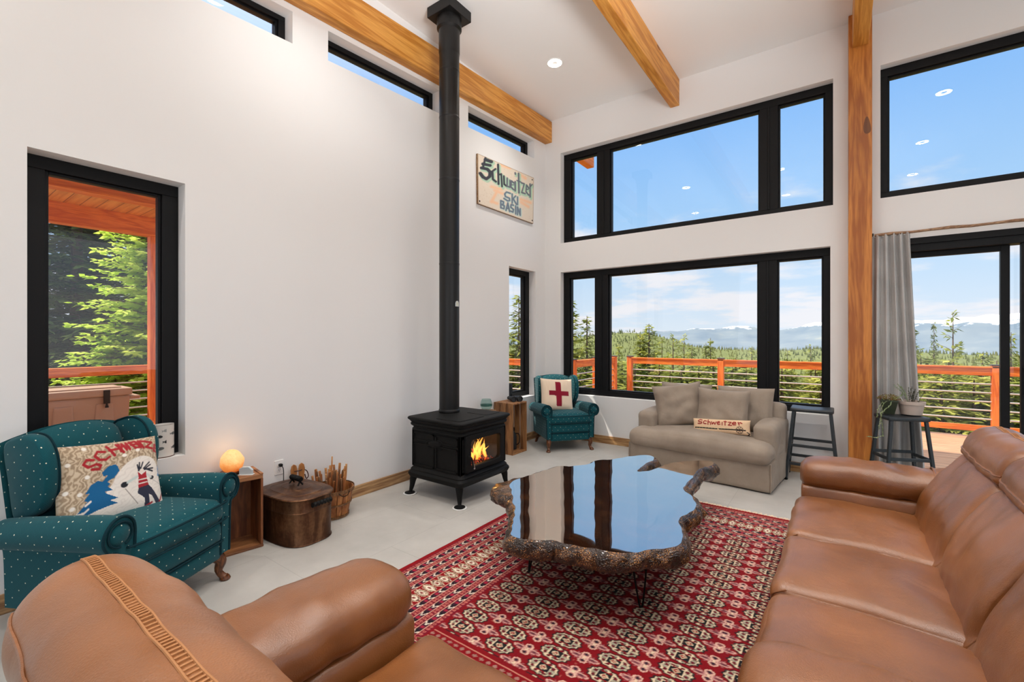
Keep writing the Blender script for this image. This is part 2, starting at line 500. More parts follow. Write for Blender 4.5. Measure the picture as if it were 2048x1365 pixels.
g = G()
us = [-.2, 1.0, 7.4, 9.0]; zs = [(0,0), (.6,0), (3.8,0), (5.05,0)]
cells(g, 'y', -10.5, -10.3, us, zs, {(1,1)})
struct(g.build('wall_near', MAT['wall'], smooth=False))
g = G()
cells(g, 'x', 8.8, 9.0, [-10.5, -8.2, -2.2, .2], [(0,0), (.7,0), (3.7,0), (5.05,0)], {(1,1)})
struct(g.build('wall_right', MAT['wall'], smooth=False))

struct(G().box(-.2, 9, -10.5, .2, -.12, 0).build('floor', MAT['floor'], smooth=False))
struct(G().box(-.2, 9, -10.5, .2, 4.83, 5.0).build('ceiling', MAT['ceil'], smooth=False))
struct(G().box(0, .018, -10.3, 0, 0, .108).build('baseboard_left', MAT['base'], smooth=False, bevel=.003))
struct(G().box(.018, 3.76, -.018, 0, 0, .108).build('baseboard_far', MAT['basex'], smooth=False, bevel=.003))

# beams and post
g = G(); a = [(0,-10.3),(.1214,-10.3),(.1214,0),(0,0)]
g.add([(x,y,4.498+.0575*y) for x,y in a] + [(x,y,4.815+.0575*y) for x,y in a], [(3,2,1,0),(4,5,6,7),(0,1,5,4),(1,2,6,5),(2,3,7,6),(3,0,4,7)])
struct(g.build('ceiling_beam', MAT['fir'], smooth=False, bevel=.006), 'honey coloured beam running along the left wall above the slot windows')
struct(G().box(1.911, 2.024, -10.3, 0, 4.49, 4.83).build('ceiling_beam', MAT['fir'], smooth=False, bevel=.006), 'honey coloured beam crossing the open ceiling to the window wall')
struct(G().box(3.796, 3.93, -10.3, -.15, 4.48, 4.83).build('ceiling_beam', MAT['fir'], smooth=False, bevel=.006), 'honey coloured beam landing on the wooden post')
struct(G().box(3.764, 3.957, -.15, 0, 0, 4.83).build('pillar', MAT['firp'], smooth=False, bevel=.006), 'knotty wooden post between window and sliding door')
g = G(); a = [(0,.2),(.13,.2),(.13,1.45),(0,1.45)]
g.add([(x,y,4.56) for x,y in a] + [(x,y,4.9) for x,y in a], [(3,2,1,0),(4,5,6,7),(0,1,5,4),(1,2,6,5),(2,3,7,6),(3,0,4,7)])
struct(g.build('eave_beam', MAT['cedary'], smooth=False), 'orange beam end under the roof overhang outside the upper window')
struct(G().box(-.95, 9.4, -10.9, .65, 5.02, 5.22).build('roof', MAT['cedary'], smooth=False))

# ---------------------------------------------------------------- windows
def window(name, plane, u0, u1, z0, z1, panes, outer, inner, shear=0, label=None, fw=.1):
    """black framed window: panes = [(a,b)] glass spans along the wall; the frame lies between depths inner..outer"""
    root = bpy.data.objects.new(name, None); COL.objects.link(root); struct(root, label)
    P = (lambda c,u,z: (u, c, z)) if plane == 'y' else (lambda c,u,z: (c, u, z))
    za, zb = z0 + fw*.75, z1 - fw*.85
    g = G()
    def bx(a,b,c,d,p,q):
        lo = P(min(p,q),a,c); hi = P(max(p,q),b,d)
        g.box(lo[0],hi[0],lo[1],hi[1],lo[2],hi[2])
    bx(u0,u1,z0,za,inner,outer); bx(u0,u1,zb,z1,inner,outer)
    cuts = [u0] + [x for p in panes for x in p] + [u1]
    for k in range(0, len(cuts), 2): bx(cuts[k], cuts[k+1], za, zb, inner, outer)
    d = (outer-inner)
    for k in range(2, len(cuts)-2, 2):                   # joint line in the middle of each mullion
        mid = (cuts[k]+cuts[k+1])/2; bx(mid-.012, mid+.012, za, zb, inner-d*.12, inner)
    for a, b in panes:                                    # stepped glazing bead
        s = .018; e0, e1 = inner+d*.3, outer
        bx(a,a+s,za,zb,e0,e1); bx(b-s,b,za,zb,e0,e1); bx(a+s,b-s,za,za+s,e0,e1); bx(a+s,b-s,zb-s,zb,e0,e1)
    def sh():
        if shear:
            for i,(x,y,z) in enumerate(g.v): g.v[i] = (x,y,z+shear*(y if plane=='x' else x))
    sh(); g.build('frame', MAT['black'], root, smooth=False, bevel=.003)
    for a, b in panes:
        g = G(); c = inner+d*.55
        bx(a+.01,b-.01,za+.01,zb-.01,c-.003,c+.003); sh()
        tag(g.build('pane', MAT['glass'], root, smooth=False), kind='structure')
    return root
window('window_1', 'x', -5.508, -4.755, .686, 2.572, [(-5.42,-4.85)], -.2, -.125, label='tall black framed window behind the near armchair', fw=.09)
window('window_2', 'x', -.95, -.278, .64, 2.493, [(-.875,-.372)], -.2, -.115, label='narrow black framed window in the far corner', fw=.085)
window('window_3', 'y', .271, 3.634, 2.932, 4.298, [(.392,.823),(1.020,2.922),(3.112,3.562)], .195, .105, label='upper triple window on the far wall')
window('window_4', 'y', .271, 3.61, .657, 2.492, [(.37,.793),(.997,2.911),(3.102,3.547)], .195, .095, label='lower triple window behind the loveseat')
window('window_5', 'y', 4.03, 6.9, 2.932, 4.298, [(4.093,6.8)], .195, .105, label='upper window above the sliding door')
for k, (a, b) in enumerate([(-5.56,-3.994), (-3.672,-2.28), (-1.797,-.314)]):
    window('window_%d' % (6+k), 'x', a, b, 4.2, 4.465, [(a+.055,b-.055)], -.2, -.12, shear=SL, fw=.05,
           label=['narrow slot window high on the left wall nearest the camera','narrow slot window high on the left wall beside the stove pipe','narrow slot window above the painted board'][k])

# sliding door
root = bpy.data.objects.new('door_1', None); COL.objects.link(root); struct(root, 'black framed glass sliding door onto the deck')
g = G()
g.box(4.09,6.9,.02,.18,2.36,2.492); g.box(4.09,6.9,.02,.18,0,.035); g.box(4.09,4.16,.02,.18,.035,2.36); g.box(6.82,6.9,.02,.18,.035,2.36)
g.box(4.09,6.9,.0,.03,2.43,2.492)
g.build('frame', MAT['black'], root, smooth=False, bevel=.003)
g = G(); g.box(4.16,4.23,.11,.16,.035,2.36); g.box(4.905,4.965,.11,.16,.035,2.36); g.box(4.23,4.905,.11,.16,.035,.12); g.box(4.23,4.905,.11,.16,2.31,2.36)
p = g.build('fixed_panel', MAT['black'], root, smooth=False, bevel=.003)
G().box(4.225,4.91,.132,.138,.115,2.315).build('pane', MAT['glass'], p, smooth=False)
g = G(); g.box(5.02,5.12,.04,.09,.035,2.36); g.box(6.7,6.82,.04,.09,.035,2.36); g.box(5.12,6.7,.04,.09,.035,.12); g.box(5.12,6.7,.04,.09,2.29,2.36)
p = g.build('sliding_panel', MAT['black'], root, smooth=False, bevel=.003)
G().box(5.11,6.71,.062,.068,.115,2.30).build('pane', MAT['glass'], p, smooth=False)
G().tube(catmull([(5.045,.04,.98),(5.045,0.0,.99),(5.045,-.008,1.02),(5.045,-.008,1.19),(5.045,0.0,1.22),(5.045,.04,1.23)],4), .011, 8).build('door_handle', MAT['black'], p)
G().box(4.965,5.02,.148,.154,.035,2.36).build('edge_pane', MAT['glass'], root, smooth=False)

# ---------------------------------------------------------------- ceiling lights
lens = emit('lamp lens', (1,.95,.86,1), 45)
for k, (x, y) in enumerate(CEIL_LIGHTS):
    t = thing('ceiling_light', 'round recessed ceiling light glowing in the white ceiling between the two beams' if k == 0 else 'round ceiling light seen only as a white oval reflection in the window glass', 'ceiling light', (x,y,4.83), 0, 'recessed ceiling lights')
    G().lathe([(.084,-.004),(.095,-.006),(.102,-.002),(.102,.0)], 28, cap=False).build('trim_ring', MAT['white'], t)
    G().lathe([(0.036,-.003),(.086,-.003)], 28, cap=False).build('lens', lens, t)
    light('ceiling_lamp', 'AREA', (x,y,4.8262), LAMP_W, (1.0,.965,.91), (0,0,-1), shape='DISK', size=.07, spread=math.radians(112))

# ================================================================ OUTSIDE
def deck_mat():
    t = MT('deck boards'); t.set(rough=.7)
    sp = t.n('ShaderNodeSeparateXYZ'); t.l(t.coord(), sp.inputs[0])
    fy = t.math('FRACT', t.math('MULTIPLY', sp.outputs[1], 1/.14))
    gap = t.math('LESS_THAN', fy, .06)
    n = t.noise(t.coord('Object',(1.2,14,1)), 2, 4)
    c = t.ramp(n, [(.3, rgb(170,120,84)), (.7, rgb(206,160,122))])
    t.color(t.mix(gap, c, rgb(60,38,26))); return t.m
MAT['deck'] = deck_mat()
g = G(); g.box(-.55, 9.2, .2, 3.98, -.1, -.03); g.box(-5.7, -.2, -9.5, 2.12, -.1, -.0301)
struct(g.build('deck_floor', MAT['deck'], smooth=False))

def railing(label, a, b, posts, zt=1.06):
    """posts and rails between floor points a and b"""
    A = Vector((a[0],a[1],0)); B = Vector((b[0],b[1],0)); d = (B-A).normalized()
    alongx = abs(d.x) > abs(d.y); wm = MAT['cedar'] if alongx else MAT['cedary']
    t = thing('deck_railing', label, 'railing', (a[0],a[1],-.03))
    L = (B-A).length
    def P(s, z): q = d*s; return (q.x, q.y, z+.03)
    for s in posts:
        q = d*s
        p = G().box(q.x-.055,q.x+.055,q.y-.055,q.y+.055,0,zt+.055).build('post', MAT['cedarz'], t, smooth=False, bevel=.004)
        G().box(q.x-.064,q.x+.064,q.y-.064,q.y+.064,zt+.055,zt+.075).build('post_cap', MAT['cap'], p, smooth=False, bevel=.004)
    G().beam(P(0,zt-.065), P(L,zt-.065), .07, .125).build('top_rail', wm, t, smooth=False, bevel=.003)
    G().beam(P(0,zt), P(L,zt), .11, .022).build('rail_board', wm, t, smooth=False, bevel=.003)
    G().beam(P(0,.11), P(L,.11), .05, .09).build('bottom_rail', wm, t, smooth=False, bevel=.003)
    for k in range(5):
        G().tube([P(0,.255+.134*k), P(L,.255+.134*k)], .0125, 8).build('bar', MAT['rail'], t)
railing('orange cedar deck railing with steel bars facing the mountains', (-.13,3.85), (9.2,3.85), (0, 1.9, 5.75, 7.5, 9.3), 1.05)
railing('short cedar deck railing turning in at the far left corner of the deck', (-.45,1.75), (-.45,3.7), (0, 1.0, 1.95), 1.05)
railing('cedar deck railing seen through the narrow corner window', (-5.4,2.04), (-.6,2.04), (.06, 1.6, 4.7), 1.03)
railing('cedar deck railing behind the beige cooler outside the tall window', (-5.4,-9.4), (-5.4,2.0), (.1, 2.2, 4.4, 7.6, 9.5, 11.4), 1.05)

# porch roof over the left deck
def porch_boards():
    t = MT('tongue and groove porch ceiling'); t.set(rough=.55)
    sp = t.n('ShaderNodeSeparateXYZ'); t.l(t.coord(), sp.inputs[0])
    f = t.math('FRACT', t.math('MULTIPLY', sp.outputs[1], 1/.16))
    gap = t.math('LESS_THAN', f, .05)
    n = t.noise(t.coord('Object',(.8,12,1)), 2, 4)
    c = t.ramp(n, [(.3, rgb(196,118,48)), (.7, rgb(232,160,84))])
    t.color(t.mix(gap, c, rgb(110,54,16))); return t.m
MAT['tg'] = porch_boards()
struct(G().box(-5.1, -.2, -9.6, -3.38, 3.27, 3.34).build('porch_ceiling', MAT['tg'], smooth=False))
struct(G().box(-2.40,-2.24,-9.6,-3.4,2.92,3.27).build('porch_beam', MAT['cedary'], smooth=False, bevel=.004), 'orange porch beam nearer the house')
struct(G().box(-4.68,-4.52,-9.6,-3.4,3.0,3.27).build('porch_beam', MAT['cedary'], smooth=False, bevel=.004), 'orange porch beam over the deck edge')
t = thing('porch_post', 'orange cedar porch post with an angled brace outside the tall window', 'post', (-4.6,-3.64,-.03))
G().box(-.07,.07,-.07,.07,0,3.03).build('post', MAT['cedarz'], t, smooth=False, bevel=.004)
G().beam((0,-.02,.3),(.0,.55,-.02) if False else (.42,.0,-.0), .09,.09).build('brace', MAT['cedarz'], t, smooth=False)
p = thing('porch_light', 'round recessed light in the orange porch ceiling', 'ceiling light', (-3.45,-4.28,3.27))
G().lathe([(.001,-.004),(.075,-.004),(.085,0)], 20, cap=False).build('lens', emit('porch lens', (1,.95,.85,1), 1.6), p)

# cooler
tan_ = plain('beige cooler plastic', rgb(166,138,118), .6, bump=.1, bs=300)
t = thing('cooler', 'large beige cooler with black latch on the deck outside the tall window', 'cooler', (-4.98,-4.7,-.03))
g = G()
g.loft([[(sx*(.21+.05*k), sy*(.76+.05*k)+0, z) for sx,sy in ((-1,-1),(1,-1),(1,1),(-1,1))] for k, z in ((0,.05),(.6,.3),(1,.70))])
g.build('body', tan_, t, smooth=False, bevel=.03)
for y in (-.42,.10,.52):
    G().loft([[(.20+q, y+s*(.13-r), z) for s,z in ((-1,.08),(1,.08),(.82,.6),(-.82,.6))] for q, r in ((.03,0),(.066,.02))]).build('rib_panel', tan_, t, smooth=False, bevel=.012)
g = G(); g.cushion((0,0,.75),(.58,1.66,.11),.025,6); g.cushion((-.02,0,.81),(.44,1.44,.03),.012,5)
g.build('lid', tan_, t)
G().box(-.24,.24,.80,.93,.63,.68).build('handle', tan_, t, smooth=False, bevel=.015)
lt = G().box(.285,.31,.50,.57,.60,.79).build('latch', MAT['black'], t, smooth=False, bevel=.006)
G().lathe([(.006,.0),(.006,.07),(.022,.0)],10,c=(.3,.535,.545)).build('pull', MAT['black'], lt)
# ---------------------------------------------------------------- terrain
def foliage_mat(name, c1, c2, c3, trans=.35, sc=1.4):
    t = MT(name); t.set(rough=.75, spec=.15)
    f = t.noise(t.coord(), sc, 3, .6)
    oi = t.n('ShaderNodeObjectInfo')
    ff = t.math('ADD', f, t.math('MULTIPLY', t.math('SUBTRACT', oi.outputs['Random'], .5), .22))
    c = t.ramp(ff, [(.3, c1), (.5, c2), (.7, c3)]); t.color(c)
    tl = t.n('ShaderNodeBsdfTranslucent'); t.l(c, tl.inputs[0])
    m = t.n('ShaderNodeMixShader'); m.inputs[0].default_value = trans
    t.l(t.b.outputs[0], m.inputs[1]); t.l(tl.outputs[0], m.inputs[2]); t.l(m.outputs[0], t.o.inputs[0])
    return t.m
MAT['ground'] = plain('grassy slope', rgb(104,110,56), .95, var=.35, vs_=.5)
MAT['bark'] = plain('conifer bark', rgb(104,82,62), .9, var=.3, vs_=12)
MAT['young'] = foliage_mat('sunlit young conifer needles', rgb(76,90,34), rgb(146,152,62), rgb(210,204,108), .4)
MAT['spruce'] = foliage_mat('dark spruce needles', rgb(54,72,34), rgb(104,122,58), rgb(166,170,98), .4)
MAT['larch'] = foliage_mat('bright larch needles', rgb(120,160,36), rgb(176,204,66), rgb(222,234,120), .5)

def hills_mat():
    t = MT('forested hills'); t.set(rough=1, spec=0)
    f = t.noise(t.coord('Object',(1,1,2.5)), .05, 8, .7)
    c = t.ramp(f, [(.32, rgb(74,92,58)), (.5, rgb(112,122,74)), (.68, rgb(156,154,104))]); t.color(c); return t.m
def mountain_mat():
    t = MT('hazed snow capped range'); t.set(rough=1, spec=0)
    sp = t.n('ShaderNodeSeparateXYZ'); t.l(t.coord(), sp.inputs[0])
    n = t.noise(t.coord('Object',(1,1,2)), .03, 8, .65)
    z = t.math('ADD', sp.outputs[2], t.math('MULTIPLY', t.math('SUBTRACT', n, .5), 60))
    snow = t.n('ShaderNodeMapRange'); snow.inputs[1].default_value = 31; snow.inputs[2].default_value = 36; t.l(z, snow.inputs[0])
    f = t.noise(t.coord('Object',(1,1,1)), .012, 7, .6)
    c = t.ramp(f, [(.35, rgb(106,120,132)), (.6, rgb(124,134,140)), (.75, rgb(152,154,144))])  # grey-blue distance haze is put into the slope colours
    t.color(t.mix(snow.outputs[0], c, rgb(244,244,248))); return t.m
def interp(x, xs, ys):
    return float(np.interp(x, xs, ys))
def polar(radii, zf, a0=-86, a1=74, n=150):
    g = G()
    def f(u, v):
        i = u*(len(radii)-1); k = int(i); R = radii[k]
        a = math.radians(a0+(a1-a0)*v)
        x = 3.7+R*math.sin(a); y = -6+R*math.cos(a)
        return (x, y, zf(R, math.degrees(a), x, y))
    return g.grid(f, len(radii), n)
def z_hill(R, a, x, y):
    b = interp(R, [0,12,25,60,150,350,480,620,760,1000,1250], [-3.0,-3.2,-5.5,-13,-27,-42,-34,-13,-30,-46,-44])
    k = interp(R, [0,150,350,1250],[.02,.5,1,1])
    h = 9*mnoise.noise(Vector((x*.004,y*.004,1.3))) + 4*mnoise.noise(Vector((x*.013,y*.013,4.3)))
    h += 26*math.exp(-((a+22)/7.0)**2) * interp(R,[400,620,800],[0,1,.3])      # higher hill on the left
    if a < -40: b += interp(a,[-80,-40],[1.6,0])*interp(R,[0,40,100],[1,3,6])
    return b + k*h
rad = [6,9,12,16,20,25,32,40,50,62,80,105,135,170,210,260,310,360,410,460,500,540,575,605,630,655,690,730,790,860,950,1050,1250]
g = polar(rad, z_hill, n=200)
struct(g.build('hillside', [MAT['ground']], ang=80))
hm = hills_mat()
def z_far(R, a, x, y):
    b = interp(R, [1000,1150,1300,1500,1650,1900], [-60,-28,-4,46,26,-20])
    k = interp(a, [-60,-24,-17,-8,4,14,26,40], [.55,.62,.78,.88,1.0,1.08,1.1,1.0])
    h = 20*mnoise.noise(Vector((x*.0042,y*.0042,7))) + 15*mnoise.noise(Vector((x*.011,y*.011,2))) + 8*mnoise.noise(Vector((x*.03,y*.03,5)))
    return -60 + (b+60)*k + h*interp(R,[1000,1500],[.3,.8])
g = polar([1000,1050,1100,1150,1200,1250,1300,1340,1380,1410,1440,1470,1500,1530,1570,1650,1900], z_far, n=420)
struct(g.build('mountain_range', mountain_mat(), ang=80), 'distant snow capped mountain range on the horizon')

# distant forest: tiny conifers covering the hills, one mass nobody could count
g = G(); r_ = random.Random(3)
for k in range(13000):
    R = 150+ (r_.random()**.8)*560; a = math.radians(-48+r_.random()*100)
    x = 3.7+R*math.sin(a); y = -6+R*math.cos(a); z = z_hill(R, math.degrees(a), x, y)
    h = (1.9+2.2*r_.random()) * (.8 if R < 300 else 1.15); w = h*.20; o = r_.random()*6
    q = [(x+w*math.cos(o+2*PI*i/5), y+w*math.sin(o+2*PI*i/5), z-.5) for i in range(5)] + [(x,y,z+h)]
    g.add(q, [(i,(i+1)%5,5) for i in range(5)])
fm = foliage_mat('distant forest needles', rgb(58,70,40), rgb(92,100,56), rgb(134,132,80), .1, .02)
tag(g.build('distant_forest', fm, smooth=False, uv=False), 'dense green conifer forest covering the low hills below the mountains', 'forest', None, 'stuff')

# ---------------------------------------------------------------- conifers: a kind is modelled once, every tree is its own object
def conifer(h, w, levels, per, droop, spray, seed, top=.0, sw=.11, dens=1.0, up=.25, base=.08):
    r = random.Random(seed); f = G(); tk = G()
    tk.tube([(0,0,0),(0,0,h*.5),(0,0,h)], [h*.014+.02, h*.009+.01, .008], 7)
    for i in range(levels):
        t = i/(levels-1); z = h*(base+(1-base-.02)*t)
        L = w*((1-t)**.85)*(.8+.35*r.random())+.05
        n = max(3, int(per*(1-.45*t)))
        a0 = r.random()*6.3
        for k in range(n):
            a = a0+2*PI*k/n+r.uniform(-.3,.3); l = L*r.uniform(.7,1.15)
            ca, sa = math.cos(a), math.sin(a)
            rise = up*(t**1.2) - droop*(1-t)*.8
            ns = max(2, int(l/spray*2.2*dens))
            z = h*(base+(1-base-.02)*t) + r.uniform(-.55,.45)*h/levels; rise += r.uniform(-.14,.14)
            tip = Vector((ca*l, sa*l, z+l*rise))
            tk.tube([(0,0,z), tip*.5+Vector((0,0,z*.5+ l*.04)), tip], [.006+.004*(1-t), .005, .002], 4, cap=False)
            for j in range(ns):
                s = (j+.6)/ns; s = min(1, s*r.uniform(.9,1.1))
                p = Vector((ca*l*s, sa*l*s, z + l*s*rise - .1*l*s*s*droop))
                for sd in (-1, 1):
                    b = a + sd*r.uniform(.5,1.05); q = spray*(1.1-.45*s)*r.uniform(.7,1.3)
                    d = Vector((math.cos(b), math.sin(b), r.uniform(-.55,.30) - .3*droop))*q
                    n_ = Vector((-math.sin(b), math.cos(b), r.uniform(-.6,.6))).normalized()*(q*sw*r.uniform(1.2,2.4))
                    f.add([p, p+d*.45+n_, p+d, p+d*.45-n_], [(0,1,2,3)])
                if j == ns-1:
                    d = Vector((ca, sa, rise))*spray*.7; n_ = Vector((-sa, ca, r.uniform(-.4,.4)))*spray*sw*1.6
                    f.add([p, p+d*.45+n_, p+d, p+d*.45-n_], [(0,1,2,3)])
    return f, tk
KINDS = {}
def kind(key, mat, *a, **k):
    f, tk = conifer(*a, **k)
    def mesh(g, n, m):
        me = bpy.data.meshes.new(n); me.from_pydata(g.v, [], g.f); me.materials.append(m); me.update(); return me
    KINDS[key] = (mesh(f, 'needles', mat), mesh(tk, 'trunk', MAT['bark']))
kind('a', MAT['young'], 5.0, 1.15, 34, 9, .35, .20, 1, dens=1.5)
kind('b', MAT['young'], 5.0, 1.5, 30, 9, .25, .23, 2, dens=1.4)
kind('c', MAT['young'], 5.0, .85, 36, 8, .3, .17, 3, dens=1.4)
kind('d', MAT['young'], 5.0, 1.2, 18, 6, -.1, .22, 4, up=.5, dens=1.5)          # sparse pine-like leader
kind('s', MAT['spruce'], 12.0, 2.9, 38, 11, .55, .36, 5, dens=1.35, base=.03)
kind('t', MAT['spruce'], 12.0, 2.4, 36, 10, .6, .34, 6, dens=1.35, base=.03)
kind('l', MAT['larch'], 7.0, 1.5, 48, 11, .15, .15, 8, dens=1.5, up=.35, sw=.20, base=.05)
kind('l2', MAT['larch'], 4.0, 1.5, 32, 11, .1, .15, 9, dens=1.4, up=.35, sw=.20, base=.03)
def tree(key, x, y, h, z=None, label=None, cat='tree', group=None, wide=1.0, rz=None):
    base = {'a':5,'b':5,'c':5,'d':5,'s':12,'t':12,'l':7,'l2':4}[key]
    if z is None:
        R = math.hypot(x-3.7, y+6); z = z_hill(R, math.degrees(math.atan2(x-3.7, y+6)), x, y)-.1
    t = thing('larch_tree' if key[0]=='l' else ('spruce_tree' if key in 'st' else 'conifer_tree'), label, cat, (x,y,z), rnd.random()*6.3 if rz is None else rz, group)
    s = h/base; t.scale = (s*wide, s*wide, s)
    for me, n in zip(KINDS[key], ('needles','trunk')):
        o = bpy.data.objects.new(n, me); COL.objects.link(o); o.parent = t
    return t
def at(u, D):
    """point on the ground seen at image column u, D metres ahead of the camera"""
    yaw = math.radians(35.9); k = (u-1024)/900*D
    return (3.675-math.sin(yaw)*D+math.cos(yaw)*k, -5.957+math.cos(yaw)*D+math.sin(yaw)*k)
def tree_top(key, u, vtop, D, label=None, wide=1.0, group=None):
    x, y = at(u, D); R = math.hypot(x-3.7, y+6)
    z = z_hill(R, math.degrees(math.atan2(x-3.7, y+6)), x, y)-.1
    ztop = 1.5-(vtop-676)/900*D
    tree(key, x, y, ztop-z, z, label, 'tree', group, wide)
# trees that stand out against the sky or the hills
tree_top('b', 1038, 592, 17, 'tall loose conifer filling the narrow corner window', .95)
tree_top('b', 1140, 602, 19, 'tall bushy conifer at the left edge of the lower triple window', .9)
tree_top('c', 1174, 632, 18, 'pointed conifer just left of the first black mullion', 1.1)
tree_top('c', 1238, 688, 24, 'small lone conifer in front of the left hill', .9)
tree_top('a', 1280, 668, 20, 'shorter of the two dense conifers above the railing corner', 1.05)
tree_top('a', 1298, 648, 20, 'tall dense conifer rising above the railing corner', 1.15)
tree_top('d', 1324, 678, 21, 'thin conifer just right of the tall dense one', .8)
tree_top('d', 1346, 672, 22, 'thin leaning conifer in the middle of the main window', .9)
tree_top('d', 1368, 672, 22, 'straight slim conifer in the middle of the main window', .8)
tree_top('c', 1384, 690, 23, 'low conifer right of the straight slim one', .9)
tree_top('c', 1412, 686, 22, 'left of the two dark spires beside the railing post', .75)
tree_top('c', 1421, 676, 22, 'right of the two dark spires beside the railing post', .75)
tree_top('d', 1503, 698, 23, 'yellowish conifer left of the second black mullion', .8)
tree_top('c', 1575, 702, 24, 'small conifer in the right pane of the lower triple window', .7)
tree_top('d', 1622, 694, 20, 'bushy pine at the right edge of the lower triple window', .8)
tree_top('b', 1822, 655, 12, 'dark conifer half hidden by the grey curtain', .55)
tree_top('c', 1868, 641, 13, 'bare pole like conifer outside the sliding door', .35)
tree_top('d', 1906, 628, 12, 'open branched pine standing outside the sliding door', .62)
tree_top('c', 2022, 665, 14, 'conifer behind the edge of the sliding door', .7)
tree_top('b', 1965, 706, 15, 'low conifer right of the open branched pine', .8)
# the belt of young conifers below the deck rail
k = 0; r_ = random.Random(11)
for D, v0, du in ((11.0, 748, 66), (13.5, 740, 60), (17, 733, 54), (22, 726, 52)):
    u = 1000 + r_.random()*40
    while u < 2080:
        x, y = at(u, D)
        if y > 5.2:
            tree_top(('a','b','b','c')[k % 4], u, v0+r_.uniform(-12,16), D, 'young green conifer in the belt below the deck railing', 1.5+r_.random()*.5, 'young conifers below the deck')
            k += 1
        u += du*r_.uniform(.8,1.2)
# left of the house
for i, (x, y, h, kd, lb) in enumerate([(-17.6,-3.6,11,'s','dark drooping spruce nearest the left edge of the tall window'),(-16.9,-2.3,12,'t','dark spruce in the middle of the tall window'),(-21,-3.9,14,'s','dark spruce set back at the left of the tall window'),
        (-15.9,-.3,11,'t','dark spruce behind the bright larch'),(-14.5,2.2,11,'s','dark spruce to the right of the bright larch'),(-22,-.8,15,'s','tall spruce deep in the shade behind the others'),(-24,1.2,15,'t','far spruce at the right back of the dark stand'),
        (-19,-7.5,12,'t','dark spruce beyond the left side of the porch'),(-24,-7,14,'s','spruce deep behind the porch'),(-20,3.5,13,'s','spruce furthest along the left bank')]):
    tree(kd, x, y, h, -1.2, lb, wide=1.25)
tree('l', -7.15, -3.0, 7.4, -1.2, 'bright yellow green larch outside the tall window', wide=1.0, rz=.4)
tree('l2', -7.0, -3.55, 3.0, -1.2, 'low bright larch branches behind the deck bars', wide=1.0, rz=2.4)
tree('l2', -7.6, -2.2, 3.2, -1.2, 'low bright larch to the right of the porch post', wide=1.0, rz=1.1)
